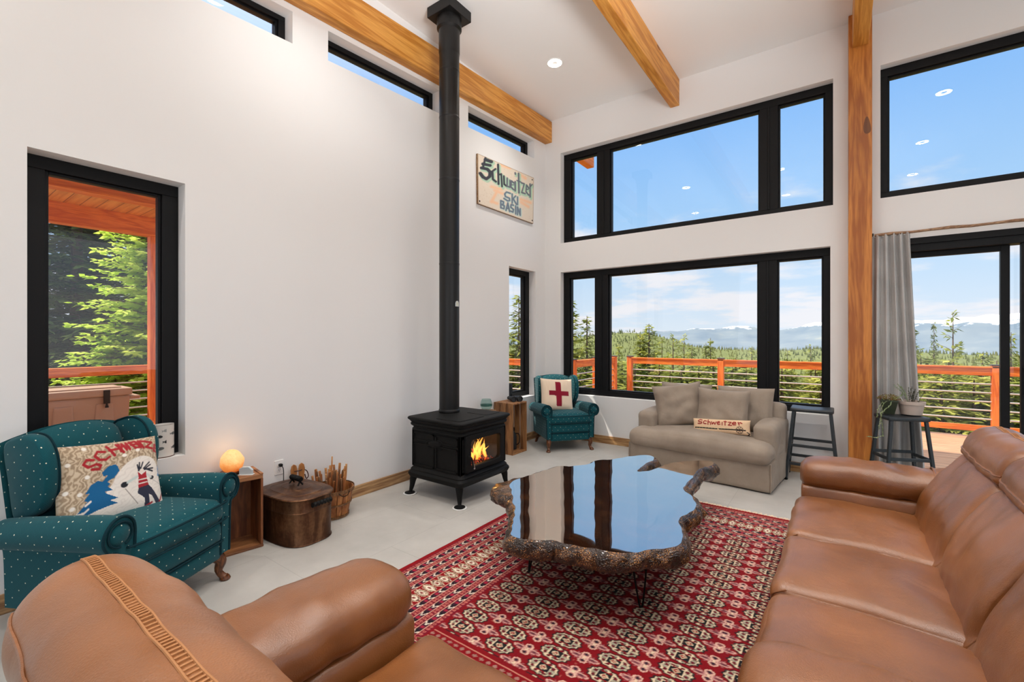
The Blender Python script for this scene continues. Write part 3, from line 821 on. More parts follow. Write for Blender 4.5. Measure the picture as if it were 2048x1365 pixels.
# ================================================================ LEATHER SOFAS
def leather_sofa(label, seats, loc, rz, wr_seed, ext=0, bdx=0):
    """local frame: front = -X (front edge at x=0), back towards +X, length along Y from 0; seats = list of (y0,y1); arms outside"""
    t = thing('leather_sofa', label, 'sofa', loc, rz)
    y0, y1 = seats[0][0], seats[-1][1]
    G().cushion((.48,(y0+y1)/2,.17),(.86,(y1-y0)+.5,.24),.04,6).build('base', MAT['leather'], t)
    for k, (a, b) in enumerate(seats):
        w = b-a; c = (a+b)/2
        g = G()
        def shp(X, p, w=w):
            # waterfall front edge, slightly sagging middle
            z = X.z; 
            if p[2] > 0: z += .030*(1-p[1]**2)**.8*(1-abs(p[0])**3) - .012*max(0,p[0])
            return (X.x, X.y, z)
        g.cushion((.335,c,.335),(.69,w-.004,.235),.055,26, wr=.012, wf=7, seed=wr_seed+k*3.1, shape=shp)
        s = g.build('seat_cushion', MAT['leather'], t)
        q = [(-.006,a+.06,.40),(-.010,c,.405),(-.006,b-.06,.40)]
        G().tube(catmull([(.05,a+.012,.443),(.0,a+.02,.41),(-.008,a+.05,.36),(-.008,a+.05,.27)],5), .0035, 6).build('seam', MAT['leather'], s)
    # back: lower pillow and rolled headrest per seat
    low = [(.575,.36),(.60,.46),(.62,.56),(.675,.68),(.735,.775),(.79,.838),(.86,.85),(.93,.80),(.96,.60),(.95,.36)]
    head = [(.795,.845),(.792,.895),(.815,.955),(.865,1.0),(.93,1.015),(.995,1.0),(1.045,.955),(1.06,.89),(1.03,.825),(.93,.80)]
    def pillow(prof, a, b, bulge, seed, nm, wr):
        c = (a+b)/2; h = (b-a)/2
        prof = [(p[0]+bdx,p[1]) for p in prof]
        cx = sum(p[0] for p in prof)/len(prof); cz = sum(p[1] for p in prof)/len(prof)
        pr = catmull([(p[0],0,p[1]) for p in prof], 5, True)
        def surf(v, i, off=.0):
            k = .80 + .20*math.sqrt(max(0,1-abs(v)**9)) + bulge*(1-v*v)
            q = pr[i]; X = Vector((cx+(q.x-cx)*k, c+v*(h-.003), cz+(q.z-cz)*k))
            d = Vector((q.x-cx,0,q.z-cz)).normalized()
            X += d*(off+wr*mnoise.noise(Vector((X.x*3+seed, X.y*12, X.z*3-seed))) + wr*.6*mnoise.noise(Vector((X.x*8-seed, X.y*5, X.z*8+seed))))
            return X
        rings = []
        n = 30
        for i in range(n+1):
            v = math.sin(PI/2*(2*i/n-1)); e = 1-abs(v)**7
            k = .80 + .20*math.sqrt(max(0,1-abs(v)**9)) + bulge*(1-v*v)
            ring = []
            for q in pr:
                X = Vector((cx+(q.x-cx)*k, c+v*(h-.003), cz+(q.z-cz)*k))
                X += Vector((q.x-cx,0,q.z-cz)).normalized()*(wr*mnoise.noise(Vector((X.x*3+seed, X.y*12, X.z*3-seed))) + wr*.6*mnoise.noise(Vector((X.x*8-seed, X.y*5, X.z*8+seed))))
                ring.append(X)
            rings.append(ring)
        return G().loft(rings).build(nm, MAT['leather'], t, ang=60), surf
    for k, (a, b) in enumerate(seats):
        if k == 0: a -= ext
        if k == len(seats)-1: b += ext
        pillow(low, a, b, .06, wr_seed+k*5, 'back_cushion', .020)
        hr, surf = pillow(head, a, b, .035, wr_seed+k*7+2, 'headrest', .009)
        G().tube([surf(-.985+1.97*i/30, 4, .001) for i in range(31)], .004, 6).build('piping', MAT['leather'], hr)
        # ladder stitched seam along the top and a plain seam behind
        g = G(); m = int((b-a)/.0125)
        for i in range(m):
            v = -.94+1.88*i/m; p, q = surf(v, 19, .001), surf(v+.004, 21, .001)
            mid = (p+q)/2; d = (q-p).normalized()*.0085
            g.beam(mid-d, mid+d, .0042, .0035)
        for s in (-1,1):
            pts = []
            for i in range(41):
                v = -.95+1.9*i/40; p, q = surf(v, 19, .001), surf(v, 21, .001); mid = (p+q)/2; pts.append(mid+(q-p).normalized()*.0105*s)
            g.tube(pts, .0026, 6)
        g.build('ladder_stitching', MAT['stitch'], hr)
        G().tube([surf(-.95+1.9*i/40, 31, .001) for i in range(41)], .0035, 6).build('seam', MAT['leather'], hr)
    # soft pillow arms
    for sg, ye in ((-1, y0), (1, y1)):
        g = G()
        def prof(s):
            """arm section along its length s in 0..1 (front to back)"""
            k = math.sqrt(max(0, 1-max(0,(.14-s)/.14)**2.2))*.45+.55 if s < .14 else 1
            return k
        rings = []; n = 34
        for i in range(n+1):
            s = i/n; x = .015+.84*s
            k = prof(s); lift = .035*math.sin(PI*min(1,s*1.1)) + .07*max(0,s-.7)/.3
            ring = []
            for j in range(22):
                a = 2*PI*j/22; ca, sa = math.cos(a), math.sin(a)
                yy = (abs(ca)**.72)*math.copysign(1,ca)*.165*k; zz = (abs(sa)**.8)*math.copysign(1,sa)*.10*k
                X = Vector((x, ye+sg*.165+yy, .565+lift*.6+zz))
                d = Vector((0,ca,sa))
                X += d*(.019*(.3+min(1,max(0,(s-.25)*2)))*mnoise.noise(Vector((x*13+wr_seed, ca*1.5+sg*3, sa*1.5+wr_seed))))
                ring.append(X)
            rings.append(ring)
        g.loft(rings)
        arm = g.build('arm_pillow', MAT['leather'], t, ang=70)
        G().cushion((.43,ye+sg*.165,.29),(.82,.30,.44),.035,6).build('arm_panel', MAT['leather'], t)
        pts = [(.70, ye+sg*.165+.160*math.cos(a), .595+.098*math.sin(a)) for a in [PI*i/14 for i in range(15)]]
        G().tube(pts, .005, 6).build('arm_seam', MAT['leather'], arm)
    for x in (.08,.86):
        for y in (y0-.1,y1+.1):
            G().lathe([(.022,0),(.028,.06)],12,c=(x,y,0)).build('foot', MAT['black'], t)
    return t
# right hand sofa: front edge x=3.45, far arm nearest the window wall (local +Y = world +Y)
leather_sofa('long caramel leather sofa on the right with its far arm by the wooden post', [(0,.68),(.68,1.34),(1.34,2.09)], (3.45,-4.45,0), 0, 1.7)
# near sofa seen from behind: front faces the window wall, so local -X = world +Y
leather_sofa('caramel leather loveseat in the foreground seen over its stitched back', [(0,.74),(.74,1.48)], (2.465,-4.82,0), -PI/2, 9.3, .165, -.05)
# ================================================================ TEAL WING CHAIRS
def wing_chair(label, loc, rz, sc=1.0):
    """local frame: front = +Y"""
    t = thing('wing_chair', label, 'armchair', loc, rz, 'teal wing chairs'); t.scale = (sc,sc,sc)
    T = MAT['teal']; P = MAT['tealp']
    # front rail in two bands, body
    g = G(); g.cushion((0,-.02,.225),(.60,.60,.19),.03,8); g.build('seat_frame', T, t)
    G().cushion((0,.285,.195),(.565,.05,.11),.02,8,puff=(0,.008,0)).build('lower_front_band', T, t)
    G().cushion((0,.29,.305),(.565,.055,.115),.022,10,puff=(0,.014,0)).build('upper_front_band', T, t)
    G().tube([(-.28,.316,.249),(0,.322,.249),(.28,.316,.249)], .006, 6).build('band_piping', P, t)
    # T shaped seat cushion
    def tsh(X, p): return (X.x*(1.0+.04*max(0,p[1])), X.y, X.z + (.018*(1-p[0]**2)*(1-p[1]**2) if p[2] > 0 else 0))
    s = G().cushion((0,.03,.425),(.575,.60,.145),.06,16,puff=(0,.012,.012),shape=tsh).build('seat_cushion', T, t)
    for z in (.475,.378):
        G().tube(catmull([(-.27,-.2,z),(-.292,.1,z),(-.297,.29,z),(-.27,.334,z),(0,.349,z),(.27,.334,z),(.297,.29,z),(.292,.1,z),(.27,-.2,z)],5), .006, 6).build('piping', P, s)
    # inner back with arched top, raked
    def back(u, v):
        x = (u-.5)*2; w = .238+.012*v
        z = .42 + v*(.50+.06*(1-abs(x)**2.4))
        y = -.225 - .13*v - .025*(1-x*x)*0
        return x*w, y, z
    g = G()
    n, m = 19, 17
    fr = []; 
    for sgn in (1, -1):
        for i in range(n):
            for j in range(m):
                u, v = i/(n-1), j/(m-1); X = Vector(back(u,v)); x = 2*u-1
                e = max(0,(1-abs(x)**5)*(1-max(0,(v-.5)*2)**5))**.5
                th = .075*e if sgn > 0 else -.055*e
                fr.append((X.x, X.y+th, X.z))
    fs = []
    for sgn in (0,1):
        o = sgn*n*m
        for i in range(n-1):
            for j in range(m-1):
                q = (o+i*m+j, o+(i+1)*m+j, o+(i+1)*m+j+1, o+i*m+j+1); fs.append(q if sgn else q[::-1])
    g.add(fr, fs); g.build('backrest', T, t, ang=70)
    # outer back panel down to the frame
    g = G()
    def ob(u, v):
        x=(2*u-1); z=.14+v*(.84-.05*x*x); return (x*(.29+.015*v), -.285-.10*v, z)
    g.grid(ob, 11, 9); g.build('outside_back', T, t)
    # wings
    for sg in (-1, 1):
        out = [(-.31,.56),(-.23,.575),(-.165,.615),(-.128,.69),(-.118,.79),(-.132,.885),(-.172,.95),(-.23,.975),(-.30,.965),(-.365,.92),(-.345,.75)]
        pr = catmull([(0,y,z) for y,z in out], 5, True)
        cy = sum(p.y for p in pr)/len(pr); cz = sum(p.z for p in pr)/len(pr)
        rings = []
        for k, off in ((.90,-.034),(.965,-.028),(1,-.012),(1,.012),(.965,.028),(.90,.034)):
            ring = []
            for p in pr:
                y = cy+(p.y-cy)*k; z = cz+(p.z-cz)*k
                flare = .018*max(0,(y+.2))/.2 + .005*max(0,z-.7)/.3
                ring.append((sg*(.262+flare+off), y, z))
            rings.append(ring if sg > 0 else ring[::-1])
        w = G().loft(rings).build('wing', T, t, ang=50)
        q = [(sg*(.262+.018*max(0,(p.y+.2))/.2+.005*max(0,p.z-.7)/.3-.030), cy+(p.y-cy)*.985, cz+(p.z-cz)*.985) for p in pr]
        G().tube(q, .0055, 6, closed=True).build('piping', P, w)
    # rolled arms with scroll fronts
    for sg in (-1, 1):
        sec = [(.265,.17),(.265,.46),(.262,.545),(.275,.595),(.315,.625),(.365,.618),(.402,.575),(.408,.525),(.385,.482),(.352,.468),(.340,.44),(.335,.30),(.332,.17)]
        pr = catmull([(x,0,z) for x,z in sec], 4, False)
        rings = []
        for y, k, dz in ((-.30,.96,-.03),(-.2,1,-.025),(0,1,-.012),(.20,1,0),(.285,1,0),(.305,.985,0),(.312,.95,0)):
            ring = []
            for p in pr:
                x = .335+(p.x-.335)*k; z = p.z if p.z < .3 else .40+(p.z-.40)*(.4+.6*k)+dz*max(0,(p.z-.4)/.2)
                ring.append((sg*x, y, z))
            rings.append(ring if sg < 0 else ring[::-1])
        a = G().loft(rings).build('arm', T, t, ang=45)
        # scroll face and piping
        G().lathe([(.0,.020),(.028,.018),(.047,.010),(.055,0)],24,c=(0,0,0),cap=False).xform(tr(sg*.335,.305,.548) @ rot('X',-90)).build('scroll', T, a)
        face = [(p.x*sg, .314, p.z) for p in pr]
        G().tube(face, .0065, 6).build('piping', P, a)
        sp = [(sg*(.335+ (.056)*math.cos(q)), .318, .548+(.056)*math.sin(q)) for q in [sg*0+ -PI*.5+2*PI*i/24*.93 for i in range(25)]]
        G().tube(sp, .005, 6).build('scroll_piping', P, a)
    # legs
    for sg in (-1, 1):
        pts = catmull([(sg*.285,.262,.155),(sg*.30,.285,.115),(sg*.295,.275,.06),(sg*.305,.295,.022),(sg*.31,.305,.012)],4)
        L = G().tube(pts, [.040-.021*min(1,i/9) if i < 12 else .019+.008*(i-11)/5 for i in range(len(pts))], 12).build('leg', MAT['mahog'], t)
        G().lathe([(.024,0),(.030,.010),(.022,.024)],12,c=(sg*.31,.305,0)).build('claw_foot', MAT['mahog'], L)
        G().tube([(sg*.26,-.27,.16),(sg*.27,-.30,.08),(sg*.285,-.34,0)], [.028,.022,.017], 8).build('leg', MAT['mahog'], t)
    return t
wing_chair('teal dotted wing chair in the near left corner holding the skier cushion', (.475,-5.175,0), math.radians(29-90), 1.04)
wing_chair('teal dotted wing chair in the far corner holding the red cross cushion', (.58,-.49,0), math.radians(-40-90), .985)
# ================================================================ painted surfaces
def S3(*c): return np.array([lin(x) for x in c], dtype=np.float32)
class Paint:
    """colour field evaluated at arbitrary points; shapes are painted one over another"""
    def __init__(s, X, Y, base): s.X = X; s.Y = Y; s.C = np.tile(S3(*base), (X.size,1)).reshape(X.shape+(3,))
    def put(s, a, c):
        a = np.clip(a,0,1)[...,None]; s.C = s.C*(1-a) + S3(*c)*a; return s
    def poly(s, pts, c, soft=0):
        ins = np.zeros(s.X.shape, bool); n = len(pts)
        for i in range(n):
            (x1,y1),(x2,y2) = pts[i], pts[(i+1)%n]
            if y1 == y2: continue
            k = ((s.Y >= min(y1,y2)) & (s.Y < max(y1,y2)))
            xi = x1+(s.Y-y1)*(x2-x1)/(y2-y1); ins ^= k & (s.X < xi)
        return s.put(ins.astype(np.float32), c)
    def dist(s, pts):
        d = np.full(s.X.shape, 1e9, np.float32)
        for (x1,y1),(x2,y2) in zip(pts[:-1], pts[1:]):
            L = (x2-x1)**2+(y2-y1)**2
            t = np.clip(((s.X-x1)*(x2-x1)+(s.Y-y1)*(y2-y1))/max(L,1e-9),0,1)
            d = np.minimum(d, np.hypot(s.X-x1-t*(x2-x1), s.Y-y1-t*(y2-y1)))
        return d
    def stroke(s, pts, w, c, soft=4): return s.put((w/2-s.dist(pts))/soft+.5, c)
    def ell(s, x, y, rx, ry, c, soft=.06): return s.put((1-np.hypot((s.X-x)/rx,(s.Y-y)/ry))/soft+.5, c)
    def out(s): return np.concatenate([s.C, np.ones(s.C.shape[:-1]+(1,), np.float32)], -1).reshape(-1,4)
def vnoise(X, Y, sc, seed=0):
    r = np.random.RandomState(seed); T = r.rand(64,64).astype(np.float32)
    x = X*sc; y = Y*sc; i = np.floor(x).astype(int); j = np.floor(y).astype(int); fx = x-i; fy = y-j
    fx = fx*fx*(3-2*fx); fy = fy*fy*(3-2*fy); g = lambda a,b: T[a%64,b%64]
    return (g(i,j)*(1-fx)+g(i+1,j)*fx)*(1-fy)+(g(i,j+1)*(1-fx)+g(i+1,j+1)*fx)*fy
def bil(c, s, t):
    """c = TL,TR,BR,BL; s right, t down"""
    (a,b,d,e) = [np.array(p, float) for p in c]
    return [(a[k]*(1-s)+b[k]*s)*(1-t)+(e[k]*(1-s)+d[k]*s)*t for k in (0,1)]

# ================================================================ RUG
RX0, RX1, RY0, RY1 = 1.39, 4.20, -5.02, -1.655
def rug():
    st = .0055; nx = int((RX1-RX0)/st); ny = int((RY1-RY0)/st)
    xs = np.linspace(RX0,RX1,nx); ys = np.linspace(RY0,RY1,ny)
    X, Y = np.meshgrid(xs, ys, indexing='ij'); X = X.astype(np.float32); Y = Y.astype(np.float32)
    p = Paint(X, Y, (124,3,14))
    n1 = vnoise(X,Y,220,1); n2 = vnoise(X,Y,9,2)
    RED=(130,3,14); DK=(92,8,28); BLK=(22,22,26); CR=(210,190,160); GR=(138,142,128); COR=(190,104,92); PUR=(64,16,40)
    p.put(n2*.25, DK)
    # medallions: columns .247 apart, rows .1098 apart
    a = (X-2.103+.1235)%.247-.1235; b = (Y+4.12+.0549)%.1098-.0549
    ci = np.floor((X-2.103+.1235)/.247); cj = np.floor((Y+4.12+.0549)/.1098)
    u = a/.070; v = b/.0435; r = np.hypot(u,v); th = np.arctan2(v,u)
    lob = 1+.055*np.cos(12*th)
    field = (X > 2.0) & (Y > -4.30) & (Y < -2.26)
    f = field.astype(np.float32)
    p.put(f*np.clip((1.17*lob-r)/.05,0,1), BLK)
    quad = ((u > 0) ^ (v > 0))
    p.put(f*np.clip((1.02*lob-r)/.04,0,1), CR)
    inner = r < .93*lob
    p.put(f*inner*quad*.75, GR)
    pet = (np.sin(12*th) > .1) & (r > .58) & (r < .88)
    p.put(f*pet*.85*(n1*.5+.6), (60,56,50))
    dots = (np.hypot((np.abs(u)-.66)/.13, (np.abs(v)-.34)/.2) < 1) | (np.hypot((np.abs(u)-.30)/.14,(np.abs(v)-.72)/.16) < 1)
    p.put(f*dots, DK)
    p.put(f*((np.abs(u) < .50) & (np.abs(v) < .58)), CR)
    p.put(f*((np.abs(u) < .44) & (np.abs(v) < .50)), BLK)
    p.put(f*((np.abs(u) < .30) & (np.abs(v) > .5) & (np.abs(v) < .62)), RED)
    d = np.abs(u)/.30+np.abs(v)/.42
    p.put(f*(d < 1), CR); p.put(f*(d < .66), RED); p.put(f*(d < .28), CR)
    # minor flowers between the columns
    a = (X-2.103)%.247-.1235; b = (Y+4.12)%.1098-.0549
    u = a/.080; v = b/.040
    pk = (148,92,96)
    m1 = np.hypot((np.abs(u)-.52)/.40, v/.30) < 1
    m2 = np.hypot(u/.26, (np.abs(v)-.55)/.40) < 1
    m3 = (np.abs(np.abs(u)-np.abs(v)*1.0) < .09) & (np.abs(u) < .55) & (np.abs(v) < .8)
    p.put(f*(m1|m2|m3)*.85, pk)
    p.put(f*((np.abs(np.hypot((np.abs(u)-.52)/.40, v/.30)-.9) < .16))*.9, (206,160,146))
    p.put(f*((np.abs(np.hypot(u/.26,(np.abs(v)-.55)/.40)-.9) < .2))*.9, (214,176,156))
    p.put(f*(np.hypot((np.abs(u)-.5)/.16, v/.14) < 1), (88,40,50)); p.put(f*(np.hypot(u/.12,(np.abs(v)-.55)/.18) < 1), (40,24,36))
    p.put(f*(np.hypot(u/.10,v/.16) < 1), CR)
    sp = (vnoise(X,Y,48,5) > .93); p.put(f*sp*.25, (200,130,110))
    # border bands as a function of the distance w from the outer edge, s along it
    def border(w, s, mask):
        m = mask.astype(np.float32)
        p.put(m, RED)
        bands = [(.036,.074,'d'),(.074,.114,'c'),(.114,.150,'d'),(.150,.188,'c'),(.188,.222,'d'),(.222,.262,'c'),
                 (.380,.420,'c'),(.420,.456,'d'),(.456,.496,'c'),(.496,.534,'d'),(.534,.574,'c'),(.574,.610,'d')]
        for k, (w0, w1, ty) in enumerate(bands):
            q = m*((w >= w0) & (w < w1)); c = (w0+w1)/2; h = (w1-w0)/2
            if ty == 'd':
                p.put(q, (112,12,34))
                e = (s % .024)-.012
                p.put(q*(np.hypot(e/.0085,(w-c)/(h*.55)) < 1), COR); p.put(q*(np.hypot(e/.0035,(w-c)/(h*.22)) < 1), DK)
            else:
                p.put(q, PUR)
                e = ((s+.021*k) % .086)-.043; z = np.abs(w-c)/h
                p.put(q*(np.abs(e-.034*z+.012) < .006), (226,216,196))
                p.put(q*(np.abs(e-.034*z-.012) < .010), (20,18,24))
                p.put(q*((np.abs(e+.034) < .010) & (z < .6)), (150,24,50))
            p.put(m*(np.abs(w-w0) < .0026), (204,150,130)); p.put(m*(np.abs(w-w1) < .0026), (204,150,130))
        q = m*((w >= .264) & (w < .378))
        e = (s % .062)-.031; alt = (np.floor(s/.062) % 2) > .5
        R = np.hypot(e/.027, (w-.321)/.048); t2 = np.arctan2((w-.321)/.048, e/.027)
        p.put(q*(R < 1.0)*.9, (96,70,58)); p.put(q*((R < 1.12) & (np.cos(22*t2) > .2)), CR)
        p.put(q*(R < np.where(alt,.62,.5)), (225,210,190)); p.put(q*(R < .30), (130,60,50))
    wx = X-RX0; border(wx, Y+10, X < RX0+.615)
    wy = RY1-Y-.02; border(wy, X+10, (wy < .59) & (wx > wy*.55) & (wx > .02))
    e = (X % .022)-.011
    p.put(((RY1-Y) < .022).astype(np.float32), (150,24,28)); p.put((((RY1-Y) < .016) & ((RY1-Y) > .008) & (np.abs(e) < .006)).astype(np.float32), CR)
    wn = Y-RY0; border(wn+.0, X+10, (wn < .61) & (wx > wn*.9))
    for w0 in (.640,.690): p.put(((np.abs(wn-w0) < .004) & (wx > .62)).astype(np.float32), (196,130,112))
    p.put(((np.abs(((X/.04) % 1)-.5)*1.6+np.abs(wn-.665)/.018 < .62) & (wx > .62)).astype(np.float32), (150,110,100))
    # weave shading: each knot a touch different, a property of the wool
    p.C *= (.86+.28*n1)[...,None]
    Z = .012 + .0012*vnoise(X,Y,30,8)
    Z[0,:]=Z[-1,:]=Z[:,0]=Z[:,-1]=.001
    co = np.stack([X,Y,Z],-1).reshape(-1,3)
    me = bpy.data.meshes.new('oriental_rug')
    ii = np.arange((nx-1)*(ny-1)); i0 = ii//(ny-1); j0 = ii%(ny-1); q = i0*ny+j0
    F = np.stack([q, q+ny, q+ny+1, q+1], 1).astype(np.int32)
    me.vertices.add(nx*ny); me.vertices.foreach_set('co', co.astype(np.float32).ravel())
    me.loops.add(F.size); me.loops.foreach_set('vertex_index', F.ravel())
    me.polygons.add(len(F)); me.polygons.foreach_set('loop_start', np.arange(0,F.size,4,dtype=np.int32)); 
    me.update(calc_edges=True); me.validate()
    at_ = me.color_attributes.new('paint','FLOAT_COLOR','POINT'); at_.data.foreach_set('color', p.out().astype(np.float32).ravel())
    me.materials.append(paint_mat('woven wool pile', .95, .25, 500, 0))
    o = bpy.data.objects.new('oriental_rug', me); COL.objects.link(o)
    tag(o, 'red hand knotted rug with rows of cream octagons under the burl table', 'rug')
    g = G(); r = random.Random(4); x = RX0
    while x < RX1:
        l = .035+.03*r.random(); dx = r.uniform(-.012,.012)
        g.add([(x,RY1,.008),(x+.012,RY1,.008),(x+.009+dx,RY1+l,.003),(x+.003+dx,RY1+l,.003)], [(0,1,2,3)]); 
        g.add([(x,RY1,.008),(x+.012,RY1,.008),(x+.010+dx,RY1+l*.6,.010),(x+.002+dx,RY1+l*.6,.010)], [(0,1,2,3)]); x += .0105
    tag(g.build('fringe', plain('cream fringe wool', rgb(226,204,178), .95), o, smooth=False), 'cream knotted fringe')
rug()

# ================================================================ BURL TABLE
def burl_top_mat():
    t = MT('polished burl under resin'); t.set(rough=.035, spec=.9, coat=1.0, coatr=.015)
    t.b.inputs['Coat IOR'].default_value = 3.0
    co = t.coord()
    f = t.noise(co, 3.2, 6, .6, 1.4); f2 = t.noise(t.coord('Object',(2,9,2)), 2.2, 5, .6, .8)
    c = t.ramp(t.math('ADD', t.math('MULTIPLY', f, .6), t.math('MULTIPLY', f2, .4)), [(.36, rgb(28,10,5)), (.5, rgb(62,28,12)), (.64, rgb(104,58,26))])
    t.color(c)
    b = t.n('ShaderNodeBump'); b.inputs['Strength'].default_value = .05; b.inputs['Distance'].default_value = .05
    t.l(t.noise(co, 2.2, 2), b.inputs['Height']); t.l(b.outputs[0], t.b.inputs['Coat Normal']); t.l(b.outputs[0], t.b.inputs['Normal'])
    gl = t.n('ShaderNodeBsdfGlossy'); gl.inputs['Roughness'].default_value = .02; gl.inputs[0].default_value = (1,.85,.68,1); t.l(b.outputs[0], gl.inputs['Normal'])
    mx = t.n('ShaderNodeMixShader'); mx.inputs[0].default_value = .55; t.l(t.b.outputs[0], mx.inputs[1]); t.l(gl.outputs[0], mx.inputs[2]); t.l(mx.outputs[0], t.o.inputs[0])
    return t.m
def burl_edge_mat():
    t = MT('glossy burl bark edge'); t.set(rough=.28, spec=.5, coat=.5, coatr=.06)
    co = t.coord()
    f = t.noise(co, 14, 6, .7); c = t.ramp(f, [(.32, rgb(14,8,5)), (.5, rgb(48,27,13)), (.66, rgb(98,60,28))])
    v = t.n('ShaderNodeTexVoronoi'); v.inputs['Scale'].default_value = 130; t.l(co, v.inputs['Vector'])
    sp = t.math('LESS_THAN', v.outputs['Distance'], .27)
    c = t.mix(t.math('MULTIPLY', sp, t.math('GREATER_THAN', f, .50)), c, rgb(226,160,84)); t.color(c)
    t.bump(t.math('ADD', t.noise(t.coord('Object',(1,1,.5)), 26, 4, .65), t.math('MULTIPLY', v.outputs[0], .4)), .8, .02)
    return t.m
TO = [(1.696,-3.223),(1.71,-3.063),(1.743,-2.844),(1.781,-2.659),(1.852,-2.607),(1.951,-2.461),(1.952,-2.306),(2.042,-2.221),(2.133,-2.031),(2.251,-1.881),(2.361,-1.949),(2.342,-2.141),(2.363,-2.412),(2.437,-2.342),(2.476,-2.173),(2.522,-1.991),(2.653,-1.819),(2.77,-1.754),(2.816,-1.854),(2.755,-2.06),(2.764,-2.3),(2.781,-2.63),(2.868,-2.756),(2.928,-2.894),(2.944,-2.998),(2.91,-3.195),(2.971,-3.357),(3.009,-3.526),(2.968,-3.611),(2.902,-3.686),(2.84,-3.777),(2.767,-3.817),(2.673,-3.845),(2.613,-3.861),(2.517,-3.883),(2.435,-3.884),(2.334,-3.957),(2.229,-3.958),(2.135,-3.819),(2.043,-3.67),(1.921,-3.522),(1.795,-3.371)]
t = thing('burl_coffee_table', 'glossy dark burl slab coffee table with live edge on hairpin legs', 'coffee table', (2.35,-3.0,.0124))
cx, cy = 2.35, -3.0
loop = catmull([(x-cx,y-cy,0) for x,y in TO], 9, True); n = len(loop)
for i in range(n):                                       # small natural wobble of the outline
    p = loop[i]; loop[i] = p + Vector((mnoise.noise(Vector((p.x*14,p.y*14,0))), mnoise.noise(Vector((p.x*14,p.y*14,9))),0))*.012
nor = []
for i in range(n):
    d = loop[(i+2)%n]-loop[i-2]; nor.append(Vector((d.y,-d.x,0)).normalized())
area = sum(loop[i].x*loop[(i+1)%n].y-loop[(i+1)%n].x*loop[i].y for i in range(n))
if area < 0: nor = [-v for v in nor]
zt = .408
rings = []
for k, (o, dz) in enumerate(((.0,0),(.008,-.004),(.022,-.014),(.034,-.032),(.040,-.052),(.036,-.075),(.022,-.098),(-.012,-.118),(-.06,-.126))):
    ring = []
    for i in range(n):
        p = loop[i]; w = .55+.9*(.5+.5*mnoise.noise(Vector((p.x*3.1,p.y*3.1,5))))
        if p.y+cy > -2.9 and p.x+cx > 2.6: w *= 1.5      # wide sloping bark on the right
        if p.x+cx < 1.85: w *= 1.7                       # knobby left end
        rr = mnoise.noise(Vector((p.x*22,p.y*22,dz*55)))*.022*min(1,k/2) + mnoise.noise(Vector((p.x*60,p.y*60,dz*120)))*.007*min(1,k/2)
        kb = .085*math.exp(-((p.x+cx-1.72)**2+(p.y+cy+3.32)**2)/.022)*min(1,k/2)
        q = p + nor[i]*(o*w*.9+rr+kb)
        ring.append((q.x, q.y, zt+dz*(1+.25*mnoise.noise(Vector((p.x*5,p.y*5,2))))))
    rings.append(ring)
bm = bmesh.new()
vsr = [[bm.verts.new(p) for p in r] for r in rings]
for a, b in zip(vsr[:-1], vsr[1:]):
    for i in range(n): f = bm.faces.new((a[i], b[i], b[(i+1)%n], a[(i+1)%n])); f.material_index = 1; f.smooth = True
def cap(vv, up):
    es = [bm.edges.get((vv[i], vv[(i+1)%n])) for i in range(n)]
    r = bmesh.ops.triangle_fill(bm, edges=es, use_beauty=True, normal=(0,0,1 if up else -1))
    for f in r['geom']:
        if isinstance(f, bmesh.types.BMFace): f.material_index = 0 if up else 1
cap(vsr[0], True); cap(vsr[-1], False)
bmesh.ops.recalc_face_normals(bm, faces=bm.faces)
me = bpy.data.meshes.new('slab'); bm.to_mesh(me); bm.free()
me.materials.append(burl_top_mat()); me.materials.append(burl_edge_mat())
o = bpy.data.objects.new('slab', me); COL.objects.link(o); o.parent = t
for (x, y, ax, ay) in ((2.796,-3.529,.5,-.8),(2.086,-3.576,-.6,-.7),(1.98,-2.75,-.7,.3),(2.62,-2.35,.6,.6)):
    lx, ly = x-cx, y-cy; d = Vector((ax,ay,0)).normalized(); s = Vector((-d.y,d.x,0))
    top = Vector((lx,ly,.30))-d*.05
    a = top+s*.045; b = top-s*.045; f = Vector((lx,ly,.006))
    G().tube(catmull([a, a*.5+f*.5+s*.008, f+s*.009+Vector((0,0,.01)), f, f-s*.009+Vector((0,0,.01)), b*.5+f*.5-s*.008, b],6), .0055, 8).build('hairpin_leg', MAT['iron'], t)

# ================================================================ WOOD STOVE
t = thing('wood_stove', 'black cast iron wood stove with a fire burning behind its glass door', 'stove', (.66,-2.67,0))
I = MAT['iron']
def rrect(hx, hy, r, z, n=5, bow=0):
    ring = []
    for cx_, cy_, a0 in ((hx-r,hy-r,0),(-hx+r,hy-r,90),(-hx+r,-hy+r,180),(hx-r,-hy+r,270)):
        for k in range(n+1):
            a = math.radians(a0+90*k/n); ring.append((cx_+r*math.cos(a), cy_+r*math.sin(a), z))
    return ring
hx, hy = .315, .335
prof = [(.012,.165),(.030,.175),(.040,.20),(.038,.215),(.022,.235),(.022,.245),(.006,.265),(0,.275)]
g = G().loft([rrect(hx+o, hy+o, .05, z) for o, z in prof]); g.build('base_moulding', I, t, ang=30)
g = G()                                                     # ash lip along the front
g.loft([[(hx+.02+.05*math.sin(PI*s)+q, -hy*.9+2*hy*.9*s, z) for q,z in ((-.03,.20),(.0,.195),(.012,.215),(.0,.235),(-.03,.235))] for s in [i/16 for i in range(17)]])
g.build('ash_lip', I, t, ang=40)
g = G().loft([rrect(hx+o, hy+o, .05, z) for o, z in [(0,.615),(.012,.62),(.012,.632),(.004,.64),(.004,.65),(.020,.665),(.024,.68),(.016,.69),(.026,.705),(.034,.715)]])
g.build('top_moulding', I, t, ang=30)
